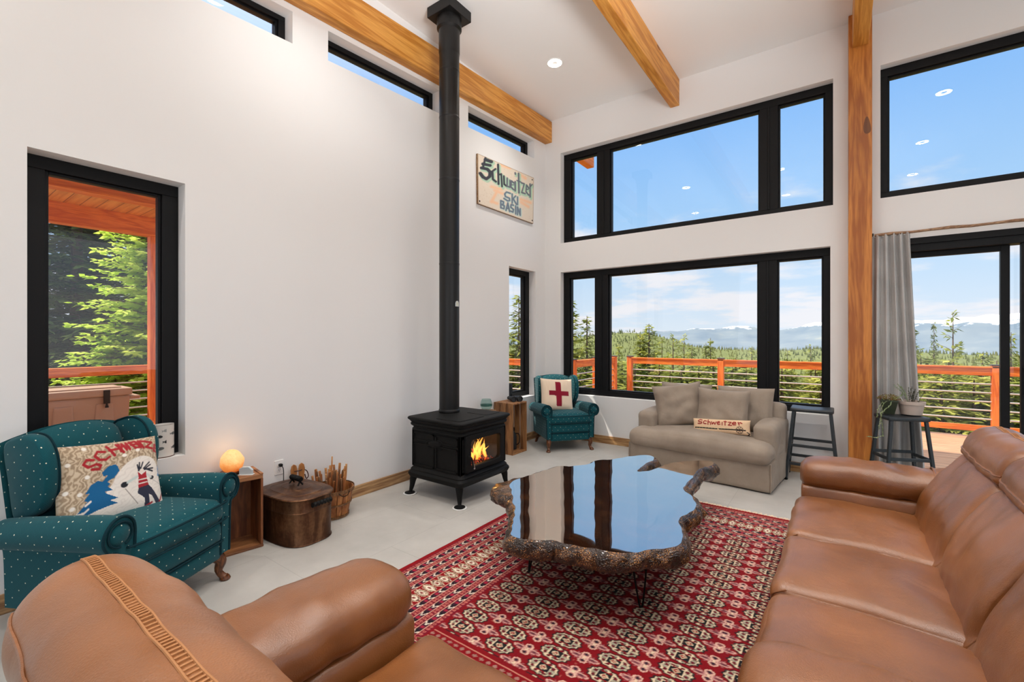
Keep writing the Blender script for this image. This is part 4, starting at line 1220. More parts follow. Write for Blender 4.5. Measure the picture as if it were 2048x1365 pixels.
g = G().loft([rrect(hx+o, hy+o, .05, z) for o, z in [(.030,.715),(.042,.722),(.044,.735),(.037,.744),(.0,.746)]])
g.build('top_plate', I, t, ang=30)
g = G(); 
g.loft([rrect(.15,.18,.02,z) for z in (.744,.7500)]); g.xform(tr(.13,-.13,0)); k0 = len(g.v)
g.loft([rrect(.13,.11,.02,z) for z in (.744,.749)]); g.xform(tr(.12,.22,0), k0)
g.build('cook_plate', I, t, ang=30)
# body panels (the firebox behind the door stays hollow)
g = G()
g.box(-hx,hx,-hy,-hy+.03,.27,.62); g.box(-hx,hx,hy-.03,hy,.27,.62); g.box(-hx,-hx+.03,-hy,hy,.27,.62)
g.box(hx-.03,hx,-hy,-hy+.055,.27,.62); g.box(hx-.03,hx,hy-.055,hy,.27,.62); g.box(hx-.03,hx,-hy,hy,.585,.62); g.box(hx-.03,hx,-hy,hy,.27,.30)
g.build('body', I, t, smooth=False, bevel=.006)
for sg in (-1, 1):                                          # relief on the side castings
    g = G(); y = sg*(hy+.001)
    def fr(x0,x1,z0,z1,w=.012):
        for a,b,c,d in ((x0,x1,z0,z0+w),(x0,x1,z1-w,z1),(x0,x0+w,z0,z1),(x1-w,x1,z0,z1)): g.box(a,b,min(y,y+sg*.008),max(y,y+sg*.008),c,d)
    fr(-.285,-.012,.285,.50); fr(.012,.285,.285,.50); fr(-.285,-.012,.525,.60); fr(.012,.285,.525,.60)
    g.ellip((0,y,.515),(.085,.014,.035),20,10); g.tube([(-.285,y,.512),(-.12,y,.512),(-.08,y,.55),(.08,y,.55),(.12,y,.512),(.285,y,.512)],.006,6); g.tube([(-.12,y,.512),(-.08,y,.475),(.08,y,.475),(.12,y,.512)],.006,6)
    g.build('side_relief', I, t, ang=40)
# door with rounded window
door_x = hx+.002
out_r = [(y,z) for y,z,_ in rrect(.285,.165,.012,0,6)]; in_r = [(y,z) for y,z,_ in rrect(.215,.118,.035,0,6)]
def ring3(poly, x, zc=.452): return [(x, y, zc+z) for y,z in poly]
g = G(); g.loft([ring3(out_r,door_x-.02), ring3(out_r,door_x+.018), ring3([(y*.985,z*.97) for y,z in out_r],door_x+.026), ring3([(y*1.03,z*1.05) for y,z in in_r],door_x+.026), ring3(in_r,door_x+.018), ring3(in_r,door_x-.02)], cap=False)
door = g.build('door', I, t, ang=35)
g = G(); g.add(ring3(in_r,door_x+.002), [tuple(range(len(in_r)))]); g.add(ring3(in_r,door_x-.003), [tuple(reversed(range(len(in_r))))]); tag(g.build('door_glass', MAT['glass'], door, smooth=False), 'clear door glass')
g = G().tube(catmull([(door_x+.03,-.262,.44),(door_x+.055,-.258,.43),(door_x+.068,-.250,.39),(door_x+.072,-.246,.34)],5), [.010]*16, 10); h = g.build('door_handle', I, door)
G().tube([(door_x+.069,-.250,.40),(door_x+.078,-.236,.33)], .0075, 10).build('grip', MAT['chrome'], h)
# legs
for sx in (-1, 1):
    for sy in (-1, 1):
        x, y = sx*(hx-.02), sy*(hy-.01)
        if sx < 0: x -= .0
        pts = catmull([(x-sx*.015,y-sy*.015,.20),(x+sx*.005,y+sy*.005,.15),(x+sx*.012,y+sy*.012,.09),(x+sx*.022,y+sy*.022,.03),(x+sx*.028,y+sy*.028,.014)],4)
        G().tube(pts, [.042-.026*min(1,(i/12)) for i in range(len(pts))], 12).build('leg', I, t)
        G().lathe([(.044,.006),(.05,.010),(.05,.013),(.02,.020)],20,c=(x+sx*.028,y+sy*.028,0)).build('leg_foot', I, t)
        pad = G().lathe([(.060,0),(.064,.003),(.064,.006),(.058,.007),(.0,.0055)],24,cap=False).build('floor_protector', MAT['white'])
        pad.location = (.66+x+sx*.028, -2.67+y+sy*.028, .0)
        nm = {(1,-1):'round white floor protector under the front stove leg nearest the camera',(-1,-1):'round white floor protector under the stove leg by the left wall',(1,1):'round white floor protector under the stove leg beside the coffee table',(-1,1):'round white floor protector under the hidden back leg of the stove'}[(sx,sy)]
        tag(pad, nm, 'floor protector', 'stove leg floor protectors')
# firebrick lining, logs, embers and flames
g = G(); g.box(-.27,-.255,-.29,.29,.285,.60); g.box(-.27,.28,-.30,-.285,.285,.60); g.box(-.27,.28,.285,.30,.285,.60); g.box(-.27,.28,-.30,.30,.28,.295); g.box(-.27,.28,-.3,.3,.598,.606)
g.build('firebrick_lining', plain('sooty firebrick', (.045,.030,.022,1), .9, var=.4, vs_=14), t, smooth=False)
def ember_mat():
    m = MT('glowing embers'); m.set(color=rgb(26,12,8), rough=.9)
    f = m.noise(m.coord(), 36, 4, .7); e = m.ramp(f, [(.50,(0,0,0,1)),(.58,(.5,.03,.0,1)),(.72,(1,.25,.04,1))])
    m.l(e, m.b.inputs['Emission Color']); m.b.inputs['Emission Strength'].default_value = 1.5; return m.m
em = ember_mat()
g = G(); r = random.Random(9)
for k in range(150):
    x, y = r.uniform(-.02,.27), r.uniform(-.22,.22); s = r.uniform(.012,.026); hgt = .305+.045*max(0,1-((y)/.24)**2)*r.random()
    g.ellip((x,y,hgt), (s,s*r.uniform(.7,1.3),s*.8), 7, 5, jit=.5, seed=k)
e_ = g.build('ember_bed', em); e_.location = (.66,-2.67,0)
tag(e_, 'glowing red embers heaped on the stove floor behind the glass', 'embers', None, 'stuff')
for k, (a, b, rr, lb) in enumerate([((.20,-.20,.335),(.18,.16,.345),.032,'charred log lying across the front of the stove fire'),((.10,-.10,.35),(.14,.20,.40),.034,'burning log propped up at the right of the stove fire'),((.05,-.18,.37),(.12,.05,.39),.030,'burning log at the back of the stove fire')]):
    a = Vector(a); b = Vector(b); pts = [a.lerp(b,i/8)+Vector((0,mnoise.noise(Vector((i,k,0)))*.008,mnoise.noise(Vector((i,k,5)))*.008)) for i in range(9)]
    o = G().tube(pts, [rr*(.9+.25*mnoise.noise(Vector((i*.7,k,3)))) for i in range(9)], 12).build('burning_log', em); o.location = (.66,-2.67,0)
    tag(o, lb, 'log', 'logs in the stove')
def flame_mat():
    m = MT('flame'); m.t.nodes.remove(m.b)
    sp = m.n('ShaderNodeSeparateXYZ'); m.l(m.coord('Generated'), sp.inputs[0])
    c = m.ramp(sp.outputs[2], [(0,(1,.20,.02,1)),(.35,(1,.50,.08,1)),(.8,(1,.36,.05,1))])
    e = m.n('ShaderNodeEmission'); m.l(c, e.inputs[0]); e.inputs[1].default_value = 2.2
    tr_ = m.n('ShaderNodeBsdfTransparent'); lw = m.n('ShaderNodeLayerWeight'); lw.inputs[0].default_value = .5
    f = m.math('MULTIPLY', m.math('POWER', m.math('SUBTRACT', 1, lw.outputs['Facing']), 1.6), m.math('SUBTRACT', 1.0, m.math('MULTIPLY', sp.outputs[2], .55)))
    mx = m.n('ShaderNodeMixShader'); m.l(f, mx.inputs[0]); m.l(tr_.outputs[0], mx.inputs[1]); m.l(e.outputs[0], mx.inputs[2]); m.l(mx.outputs[0], m.o.inputs[0]); return m.m
fmx = flame_mat()
g = G(); r = random.Random(2)
for y, hgt, x in ((-.20,.07,.18),(-.16,.10,.16),(-.115,.14,.15),(-.07,.17,.17),(-.035,.215,.14),(.0,.19,.18),(.03,.235,.15),(.065,.16,.17),(.10,.10,.16),(-.14,.12,.10),(.05,.18,.10)):
    ph = r.random()*6; pts = []; rad_ = []
    for i in range(12):
        s = i/11; pts.append((x+.05+.02*math.sin(ph+s*4), y+.05+.016*math.sin(ph*2+s*6)*s*2, .335+hgt*s)); rad_.append(max(.001, .021*(math.sin(PI*min(1,s*.75+.22))**1.4)*(1-s)**.35))
    g.tube(pts, rad_, 12)
o = g.build('fire', fmx, ang=180); o.location = (.66,-2.67,0)
tag(o, 'yellow flames burning behind the stove door glass', 'fire', None, 'stuff')
light('fire_glow', 'POINT', (.83,-2.67,.47), 2.2, (1,.5,.16), shadow_soft_size=.06)

# stove pipe
t = thing('stove_pipe', 'tall black stove pipe rising from the stove to the ceiling box', 'stove pipe', (.479,-2.628,.747))
P = MAT['pipe']; zt_ = 4.83-.747
G().lathe([(.1015,0),(.1015,zt_-.10)],40,cap=False).build('pipe', P, t)
G().lathe([(.104,0),(.106,.010),(.106,.028),(.1025,.034)],40,cap=False).build('collar', P, t)
for z in (1.5,2.35,2.98,3.45):
    G().lathe([(.1018,-.012),(.1035,-.006),(.1035,.006),(.1018,.012)],40,c=(0,0,z),cap=False).build('joint', P, t)
G().lathe([(.103,3.62),(.106,3.64),(.106,3.86),(.125,3.88),(.125,zt_-.09)],40,cap=False).build('upper_sleeve', P, t)
G().box(-.157,.157,-.157,.157,zt_-.105,zt_).build('ceiling_box', P, t, smooth=False, bevel=.004)
d = Vector((.78,-.62,0)).normalized()
th = thing('thermometer', 'small domed thermometer stuck on the side of the stove pipe', 'thermometer', (.479+.108*.92,-2.628+.108*.05,1.843)); th.rotation_euler = (0,0,math.radians(-10))
G().prism([(-.022,-.03),(.022,-.03),(.022,.006),(.016,.022),(0,.03),(-.016,.022),(-.022,.006)],-.004,.006,'x').build('case', MAT['chrome'], th, smooth=False, bevel=.002)
g = G().prism([(-.017,-.024),(.017,-.024),(.017,.004),(.012,.018),(0,.024),(-.012,.018),(-.017,.004)],.0065,.0075,'x'); f_ = g.build('dial', plain('pale dial', rgb(196,200,186), .5), th, smooth=False)
G().beam((.0082,-.010,-.004),(.0082,.008,.0),.003,.0012).build('needle', MAT['black'], f_, smooth=False)
# ================================================================ PILLOWS
def pillow(name, w, h, T, front_mat, back_mat, paint=None, n=40, pinch=.06, wr=.006, seed=0, piping=None):
    """pillow standing in the XZ plane facing -Y, centred; paint(s,t)->RGBA (s right, t down)"""
    g = G(); cols = []
    def pt(s, t, sg):
        u = 2*s-1; v = 1-2*t
        k = (max(0,1-u**4)**.5)*(max(0,1-v**4)**.5)
        x = w/2*u*(1-pinch*(1-v*v)*abs(u)); z = h/2*v*(1-pinch*(1-u*u)*abs(v))
        wv = wr*mnoise.noise(Vector((x*9+seed,z*9-seed,seed)))*k
        return (x, -sg*(T/2*k+wv), z)
    V = []
    for sg in (1, -1):
        for i in range(n+1):
            for j in range(n+1): V.append(pt(i/n, j/n, sg))
    F = []; M_ = []
    for q, sg in enumerate((1,-1)):
        o = q*(n+1)**2
        for i in range(n):
            for j in range(n):
                a = (o+i*(n+1)+j, o+i*(n+1)+j+1, o+(i+1)*(n+1)+j+1, o+(i+1)*(n+1)+j)
                F.append(a if sg > 0 else a[::-1]); M_.append(q)
    g.v = V; g.f = F; g.m = M_
    c = None
    if paint is not None:
        s = np.linspace(0,1,n+1); S_, T_ = np.meshgrid(s, s, indexing='ij'); f = paint(S_, T_).reshape(-1,4)
        c = np.concatenate([f, np.ones_like(f)*.5])
    o = g.build(name, [front_mat, back_mat], ang=75, colors=c)
    return o
def place(o, loc, yaw=0, tilt=0, roll=0):
    o.matrix_world = tr(*loc) @ rot('Z', yaw) @ rot('X', tilt) @ rot('Y', roll); return o

# ---- loveseat
L = MAT['linen']
t = thing('loveseat', 'taupe slipcovered loveseat under the lower triple window', 'loveseat', (2.475,-.555,0), math.radians(-5.5))
g = G().cushion((0,.0,.155),(1.47,.86,.29),.03,12, wr=.006, wf=5, seed=3, shape=lambda X,p: (X.x*(1+.01*(.155-X.z)), X.y*(1+.02*(.0-X.z)), X.z)); b = g.build('skirt', L, t)
for sx in (-1, 1): G().tube([(sx*.728,-.425,.02),(sx*.732,-.43,.15),(sx*.728,-.425,.29)], .006, 6).build('corner_pleat', L, b)
def tsh(X, p):
    z = X.z + (.028*(1-p[0]**2)*(1-p[1]**2)+.012*math.sin(X.x*5+1) if p[2] > 0 else 0)
    return (X.x, X.y, z)
G().cushion((0,-.12,.365),(1.46,.74,.20),.085,24, wr=.012, wf=4.5, seed=8, shape=tsh).build('seat_cushion', L, t)
for sx in (-1, 1):
    def ash(X, p): return (X.x + (.012*math.sin(X.y*9) if p[0]*sx < 0 else 0), X.y, X.z - .02*max(0,-p[1])*max(0,p[2]))
    G().cushion((sx*.625,.10,.40),(.215,.66,.48),.06,16, wr=.012, wf=6, seed=5+sx, shape=ash).build('arm', L, t)
G().cushion((0,.355,.46),(1.44,.16,.66),.06,14, wr=.008, seed=2).build('backrest', L, t)
for sx in (-1, 1):
    o = pillow('back_cushion', .60, .50, .20, L, L, n=24, pinch=.05, wr=.02, seed=sx*3)
    o.parent = t; o.matrix_local = tr(sx*.33,.235,.70) @ rot('X',-10) @ rot('Z', -4*sx)
def lv(x, y, z): 
    return Matrix.Translation((2.475,-.555,0)) @ rot('Z',-5.5) @ Vector((x,y,z))
o = pillow('throw_cushion', .56, .52, .19, L, L, n=30, pinch=.09, wr=.03, seed=4)
place(o, lv(-.335,.045,.70), 12, -14, -9); tag(o, 'large taupe cushion slumped in the left corner of the loveseat', 'cushion', 'taupe cushions on the loveseat')
o = pillow('throw_cushion', .55, .47, .18, L, L, n=30, pinch=.08, wr=.018, seed=6)
place(o, lv(.165,.015,.70), -2, -12, 1); tag(o, 'square taupe cushion upright in the middle of the loveseat', 'cushion', 'taupe cushions on the loveseat')

# ---- lumbar pillow with red lettering and ski pole
def lumbar(s, t):
    X, Y = bil(((130,230),(1800,215),(1815,640),(150,615)), s, t); p = Paint(X, Y, (232,200,164))
    p.put(vnoise(X,Y,.05,3)*.35, (214,176,134)); R = (150,30,34); K = (40,30,30)
    W_ = 30
    for q in ([(440,275),(370,265),(320,300),(345,330),(430,330),(440,360),(390,378),(310,375)], [(580,300),(520,290),(485,330),(500,370),(575,375)],
              [(625,260),(630,390)],[(630,330),(670,315),(700,340),(705,390)],[(735,310),(760,380),(800,320),(835,380),(870,310)],[(905,340),(970,325),(960,295),(920,300),(900,340),(925,380),(985,370)],
              [(1045,310),(1048,390)],[(1130,275),(1135,390)],[(1090,290),(1170,295)],[(1220,300),(1300,300),(1225,385),(1320,388)],[(1335,335),(1430,325),(1420,295),(1365,290),(1330,330),(1360,370),(1430,365)],[(1490,290),(1530,370)],[(1510,320),(1550,295),(1600,320)]):
        p.stroke(q, W_, R, 8)
    for a, b in (((220,480),(900,500)),((970,500),(1700,510))): p.stroke([a,b], 34, K, 6)
    for x in range(260,1420,95): p.stroke([(x,490),(x+34,486)], 12, (120,130,96), 6)
    p.stroke([(230,540),(260,580),(350,580)], 14, K, 5); p.stroke([(250,545),(390,540)], 22, K, 5)
    for a in range(8):
        an = a*PI/4+.35; p.stroke([(1540,505),(1540+95*math.cos(an),505+90*math.sin(an))], 16, K, 5)
    p.put((np.abs(np.hypot((X-1540)/95,(Y-505)/92)-1) < .12).astype(np.float32)*.8, (90,70,60))
    p.stroke([(1740,560),(1800,600),(1750,635)], 26, K, 6)
    return p.out()
pm = paint_mat('hooked wool', .95, .35, 420, .2); cream = plain('cream pillow backing', rgb(206,182,146), .95, bump=.1)
o = pillow('lumbar_pillow', .58, .155, .11, pm, cream, lumbar, n=110, pinch=.03, wr=.004)
place(o, lv(.20,-.155,.545), -4, -14, -4); tag(o, 'long cream pillow with red lettering and a ski pole on the loveseat seat', 'pillow')

# ---- red cross cushion on the far wing chair
def cross(s, t):
    X, Y = s*1.0, t*1.0; p = Paint(X, Y, (236,214,188)); p.put(vnoise(X*60,Y*6,1,2)*.25, (220,186,150))
    c = (138,16,40)
    p.poly([(.40,.10),(.57,.10),(.60,.88),(.43,.88)], c); p.poly([(.19,.39),(.83,.41),(.84,.55),(.19,.54)], c); return p.out()
far = Matrix.Translation((.58,-.49,0)) @ Matrix.Rotation(math.radians(-130),4,'Z')
o = pillow('cross_pillow', .47, .45, .15, pm, cream, cross, n=70, pinch=.05, wr=.008)
q = far @ Vector((-.02,.03,.71)); place(o, (q.x-.09,q.y-.06,q.z), 54, -15, 4); tag(o, 'cream square pillow with a dark red cross on the far wing chair', 'pillow')

# ---- skier cushion on the near wing chair
def skier(s, t):
    X, Y = bil(((90,390),(1330,75),(1870,1080),(540,1270)), s, t); p = Paint(X, Y, (186,164,136))
    w = np.sin(X*.09+np.sin(Y*.045)*2.2+vnoise(X,Y,.03,2)*7)
    p.put((w > .25)*.55, (120,98,78)); p.put((w < -.5)*.5, (214,198,174))
    SN = (232,224,214)
    p.ell(1270,740,330,350,SN,.03)
    p.poly([(540,1270),(560,1150),(700,1010),(900,860),(960,700),(1020,600),(1600,640),(1900,1080),(1870,1100)], SN)
    w2 = np.sin((X+Y)*.07+vnoise(X,Y,.02,5)*8); snow = ((p.C[...,2] > .55)); p.put(snow*(w2 > .6)*.35, (206,196,186))
    R = (158,32,40)
    for q in ([(590,500),(510,505),(490,560),(560,590),(640,545),(705,555),(700,600),(610,610)],[(690,385),(600,390),(590,450),(660,490),(740,480),(770,440)],
              [(690,310),(830,420)],[(800,270),(930,370)],[(740,360),(860,320)],[(830,260),(890,360),(870,250),(960,330),(920,230),(1000,320)],[(960,220),(1070,290)],[(960,225),(1030,200)],[(1000,255),(1070,235)],[(1070,295),(1130,275)],
              [(1040,200),(1150,280)],[(1080,190),(1190,280)],[(1080,190),(1180,185)],[(1200,190),(1290,190),(1220,265),(1330,275)],[(1350,215),(1370,300)],[(1350,215),(1410,220)],[(1360,255),(1420,260)],[(1370,300),(1430,310)],[(1440,240),(1460,340)],[(1440,240),(1480,280),(1450,300),(1500,360)]):
        p.stroke(q, 34, R, 9)
    B = (16,92,140)
    p.poly([(800,560),(880,530),(930,560),(960,610),(930,690),(880,720),(860,740),(910,760),(890,790),(970,830),(880,850),(900,870),(1080,920),(980,950),(1105,980),(1000,1010),(860,1060),(760,1110),(690,1145),(730,1060),(640,1085),(700,960),(660,950),(690,870),(640,880),(670,780),(740,730),(800,740),(840,660),(790,680),(750,640)], B)
    p.stroke([(700,1000),(740,960)], 26, SN, 6); p.stroke([(700,1100),(750,1040)], 24, SN, 6)
    p.poly([(1520,480),(1570,530),(1560,560),(1620,600),(1640,640),(1560,630),(1570,590),(1540,560)], (60,130,180))
    D = (44,46,64)
    p.poly([(1310,800),(1450,760),(1520,800),(1720,960),(1680,1010),(1560,900),(1500,880),(1560,1000),(1500,1040),(1450,930),(1320,870)], D)
    p.poly([(1225,610),(1290,640),(1340,590),(1400,690),(1450,760),(1310,810)], (164,34,44)); p.stroke([(1270,710),(1390,680)], 14, SN, 5); p.stroke([(1300,755),(1410,725)], 14, SN, 5)
    for q in ([(1230,590),(1180,520)],[(1235,570),(1200,490)],[(1250,560),(1250,480)],[(1290,560),(1350,470)],[(1300,570),(1380,500)],[(1310,570),(1440,540)],[(1330,560),(1450,580)],[(1225,590),(1310,560)]): p.stroke(q, 22, (34,36,50), 6)
    p.ell(1275,590,34,28,(226,214,200)); p.ell(1095,770,48,36,(36,36,42)); p.ell(1470,665,34,26,(36,36,42))
    p.stroke([(1230,670),(1130,740)], 36, (196,206,200), 12); p.stroke([(1380,630),(1450,660)], 30, (206,208,204), 12)
    p.stroke([(1440,1110),(1500,1050),(1590,985)], 30, R, 6); p.stroke([(1670,1075),(1720,980),(1740,820)], 26, R, 6)
    p.stroke([(1130,820),(1380,1000)], 10, (150,140,130), 6); p.stroke([(1490,690),(1680,750)], 10, (190,184,178), 6)
    for x,y in ((280,340),(440,370),(320,580),(590,700),(415,870),(560,1030),(1110,320),(950,410),(580,885)): p.ell(x,y,30,22,(234,228,218),.4)
    return p.out()
near = Matrix.Translation((.53,-5.14,0)) @ Matrix.Rotation(math.radians(-60),4,'Z')
o = pillow('skier_pillow', .48, .45, .12, pm, plain('khaki pillow backing', rgb(170,150,104), .9, bump=.1), skier, n=170, pinch=.05, wr=.006)
place(o, (.415,-5.243,.705), 102, -20, 4); tag(o, 'hooked wool pillow picturing a skier and blue trees on the near wing chair', 'pillow')
# ================================================================ CURTAIN, ROD, STOOLS, PLANTS
def cur(u, v):
    z = .015 + v*2.52
    x0 = 3.958; w = .295 + .115*(1-v)**1.2
    f = .5+.5*math.sin(2*PI*5.0*u+.8*math.sin(3*v+u*4)); amp = .043*(1-.4*v)
    s = .6*math.sin(2*PI*13*u+2)*.006
    return (x0+w*u+.008*math.sin(5*v+9*u)*(1-v), -.065+amp*(f-.5)*2-.01*(1-v)+s, z + (.012*math.sin(2*PI*9*u) if v > .995 else 0))
g = G().grid(cur, 150, 40)
c_ = g.build('curtain', MAT['curtain'], ang=180); m_ = c_.modifiers.new('cloth','SOLIDIFY'); m_.thickness = .003
tag(c_, 'grey gathered curtain hanging beside the wooden post', 'curtain')
G().grid(lambda u,v: (lambda p: (p[0], p[1]-.004, p[2]))(cur(u,.968+.032*v)), 120, 4).build('heading', MAT['curtain'], c_, ang=180)
t = thing('curtain_rod', 'peeled branch curtain rod on a dark bracket above the sliding door', 'curtain rod', (3.98,-.065,2.545))
pts = [(.0+.14*i, .004*math.sin(i*1.3), .004*math.sin(i*2.1)) for i in range(20)]
G().tube(pts, [.0135+.002*math.sin(i*1.9) for i in range(20)], 10).build('rod', wood('peeled branch', rgb(120,84,58), rgb(186,150,116), (3,20,20), .6), t)
G().tube([(-.02,.0,-.004),(-.02,.0,.02)],.012,8).tube([(-.02,.0,-.004),(-.02,.055,-.004)],.008,8).build('bracket', MAT['black'], t)

def stool(label, loc, rz, w=.38, d=.28, h=.765):
    t = thing('bar_stool', label, 'stool', loc, rz, 'dark metal bar stools'); m = MAT['stool']
    def sh(X, p): return (X.x, X.y, X.z - (.010*(1-(p[0])**2) if p[2] > 0 else 0))
    G().cushion((0,0,h-.022),(w,d,.044),.018,12,shape=sh).build('seat', m, t, ang=50)
    feet = {}
    for sx in (-1,1):
        for sy in (-1,1):
            a = Vector((sx*(w/2-.03),sy*(d/2-.025),h-.04)); b = Vector((sx*(w/2+.035),sy*(d/2+.02),.012)); feet[sx,sy] = (a,b)
            L = G().beam(a,b,.028,.028,up=(1,0,0)).build('leg', m, t, smooth=False, bevel=.006)
            G().lathe([(.016,0),(.018,.012),(.014,.03)],10,c=(b.x,b.y,0)).build('foot', MAT['black'], L)
    def P(k, s): a, b = feet[k]; return a.lerp(b, s)
    for s, ks in ((.50,((-1,-1),(1,-1))),(.47,((-1,1),(1,1))),(.74,((-1,-1),(-1,1))),(.74,((1,-1),(1,1))),(.77,((-1,-1),(1,-1))),(.73,((-1,1),(1,1))),(.5,((-1,-1),(-1,1))),(.5,((1,-1),(1,1)))):
        G().beam(P(ks[0],s), P(ks[1],s), .016, .030).build('rung', m, t, smooth=False, bevel=.004)
    return t
stool('dark metal bar stool standing free between the loveseat and the wooden post', (3.455,-.235,0), 0)
stool('dark metal bar stool carrying two potted plants in front of the curtain', (4.165,-.315,0), math.radians(24), .34, .26)

soil = plain('dark potting soil', rgb(46,34,26), .95, var=.4, vs_=60, bump=.5, bs=120)
def leafm(name, a, b): 
    t_ = MT(name); t_.set(rough=.5); f = t_.noise(t_.coord(), 40, 2); t_.color(t_.ramp(f, [(.35,a),(.65,b)])); return t_.m
r = random.Random(21)
t = thing('trailing_plant', 'dark square pot of reddish sedum with a trailing vine, left on the stool', 'potted plant', (4.075,-.285,.765))
g = G(); g.loft([[(sx*w,sy*w,z) for sx,sy in ((-1,-1),(1,-1),(1,1),(-1,1))] for w,z in ((.040,0),(.064,.118),(.067,.118),(.067,.135),(.058,.135),(.055,.115))])
g.build('pot', plain('dark green pot', rgb(44,52,34), .4), t, smooth=False, bevel=.004)
G().box(-.054,.054,-.054,.054,.10,.116).build('soil', soil, t, smooth=False)
g = G()
for k in range(420):
    a = r.random()*6.3; q = .085*r.random()**.5; z = .125+.06*r.random()*(1-(q/.1)**2)+.01
    p = Vector((q*math.cos(a), q*math.sin(a), z)); s = r.uniform(.007,.014); d = Vector((math.cos(a)+r.uniform(-.8,.8), math.sin(a)+r.uniform(-.8,.8), r.uniform(-.2,1.2))).normalized()*s
    n_ = d.cross(Vector((r.uniform(-1,1),r.uniform(-1,1),r.uniform(-1,1)))).normalized()*s*.45
    g.add([p, p+d*.5+n_, p+d, p+d*.5-n_], [(0,1,2,3)])
g.build('foliage', leafm('sedum leaves', rgb(120,58,34), rgb(136,142,62)), t, smooth=False)
g = G()
for st in ([(0,-.05,.135),(-.045,-.09,.10),(-.065,-.10,.0),(-.055,-.10,-.10),(-.05,-.11,-.20)],[(.02,-.055,.135),(.0,-.11,.09),(-.05,-.12,.03),(-.07,-.11,-.06),(-.08,-.10,-.14)],[(.05,-.04,.15),(.085,-.06,.19),(.10,-.05,.21)],[(-.05,-.11,-.20),(-.10,-.11,-.225),(-.165,-.10,-.225)],[(-.04,-.06,.14),(-.085,-.08,.04),(-.09,-.08,-.03)]):
    pts = catmull(st, 8); g.tube(pts, .0018, 5)
    for p in pts:
        for _ in range(3):
            s = r.uniform(.007,.013); d = Vector((r.uniform(-1,1),r.uniform(-1,1),r.uniform(-.8,.6))).normalized()*s; n_ = d.cross(Vector((r.uniform(-1,1),r.uniform(-1,1),1))).normalized()*s*.5
            g.add([p, p+d*.5+n_, p+d, p+d*.5-n_], [(0,1,2,3)])
g.build('vine', leafm('pale vine leaves', rgb(120,138,92), rgb(176,188,140)), t, smooth=False)
t = thing('jade_plant', 'pale grey round pot with wispy stems, right on the stool', 'potted plant', (4.245,-.225,.765))
G().lathe([(.072,0),(.080,.004),(.096,.098),(.104,.100),(.106,.128),(.099,.130),(.094,.115)],32,cap=False).build('pot', plain('pale grey pot', rgb(188,172,160), .6), t)
G().lathe([(.0001,.108),(.095,.108)],24,cap=False).build('soil', soil, t)
G().beam((-.055,-.04,.10),(-.085,-.05,.165),.022,.004).build('plant_tag', MAT['white'], t, smooth=False)
g = G(); h = G()
for k in range(9):
    a = r.uniform(-.6,.9); x0, y0 = r.uniform(-.02,.05), r.uniform(-.02,.03); L = r.uniform(.10,.16)
    pts = catmull([(x0,y0,.105),(x0+.02*a,y0,.105+L*.5),(x0+.06*a,y0+.01,.105+L)],4); g.tube(pts,.002,5)
    for p in pts[2:]:
        for _ in range(3):
            s = r.uniform(.008,.015); d = Vector((r.uniform(-1,1),r.uniform(-1,1),r.uniform(-.3,.8))).normalized()*s; n_ = d.cross(Vector((r.uniform(-1,1),r.uniform(-1,1),1))).normalized()*s*.45
            g.add([p, p+d*.5+n_, p+d, p+d*.5-n_], [(0,1,2,3)])
g.build('foliage', leafm('dark jade leaves', rgb(44,52,34), rgb(92,84,60)), t, smooth=False)
for k in range(7):
    a = r.uniform(-1.3,-.2); L = r.uniform(.14,.2); pts = catmull([(-.02,0,.105),(-.02+.04*a,.0,.105+L*.6),(-.02+.10*a,-.01,.105+L)],5); h.tube(pts,.0011,4)
    for p in pts[4:]:
        s = .006; h.ellip(p,(s*.8,s*.8,s*.8),5,4)
h.build('wispy_stems', leafm('grey green sprigs', rgb(96,112,80), rgb(142,156,118)), t, smooth=False)

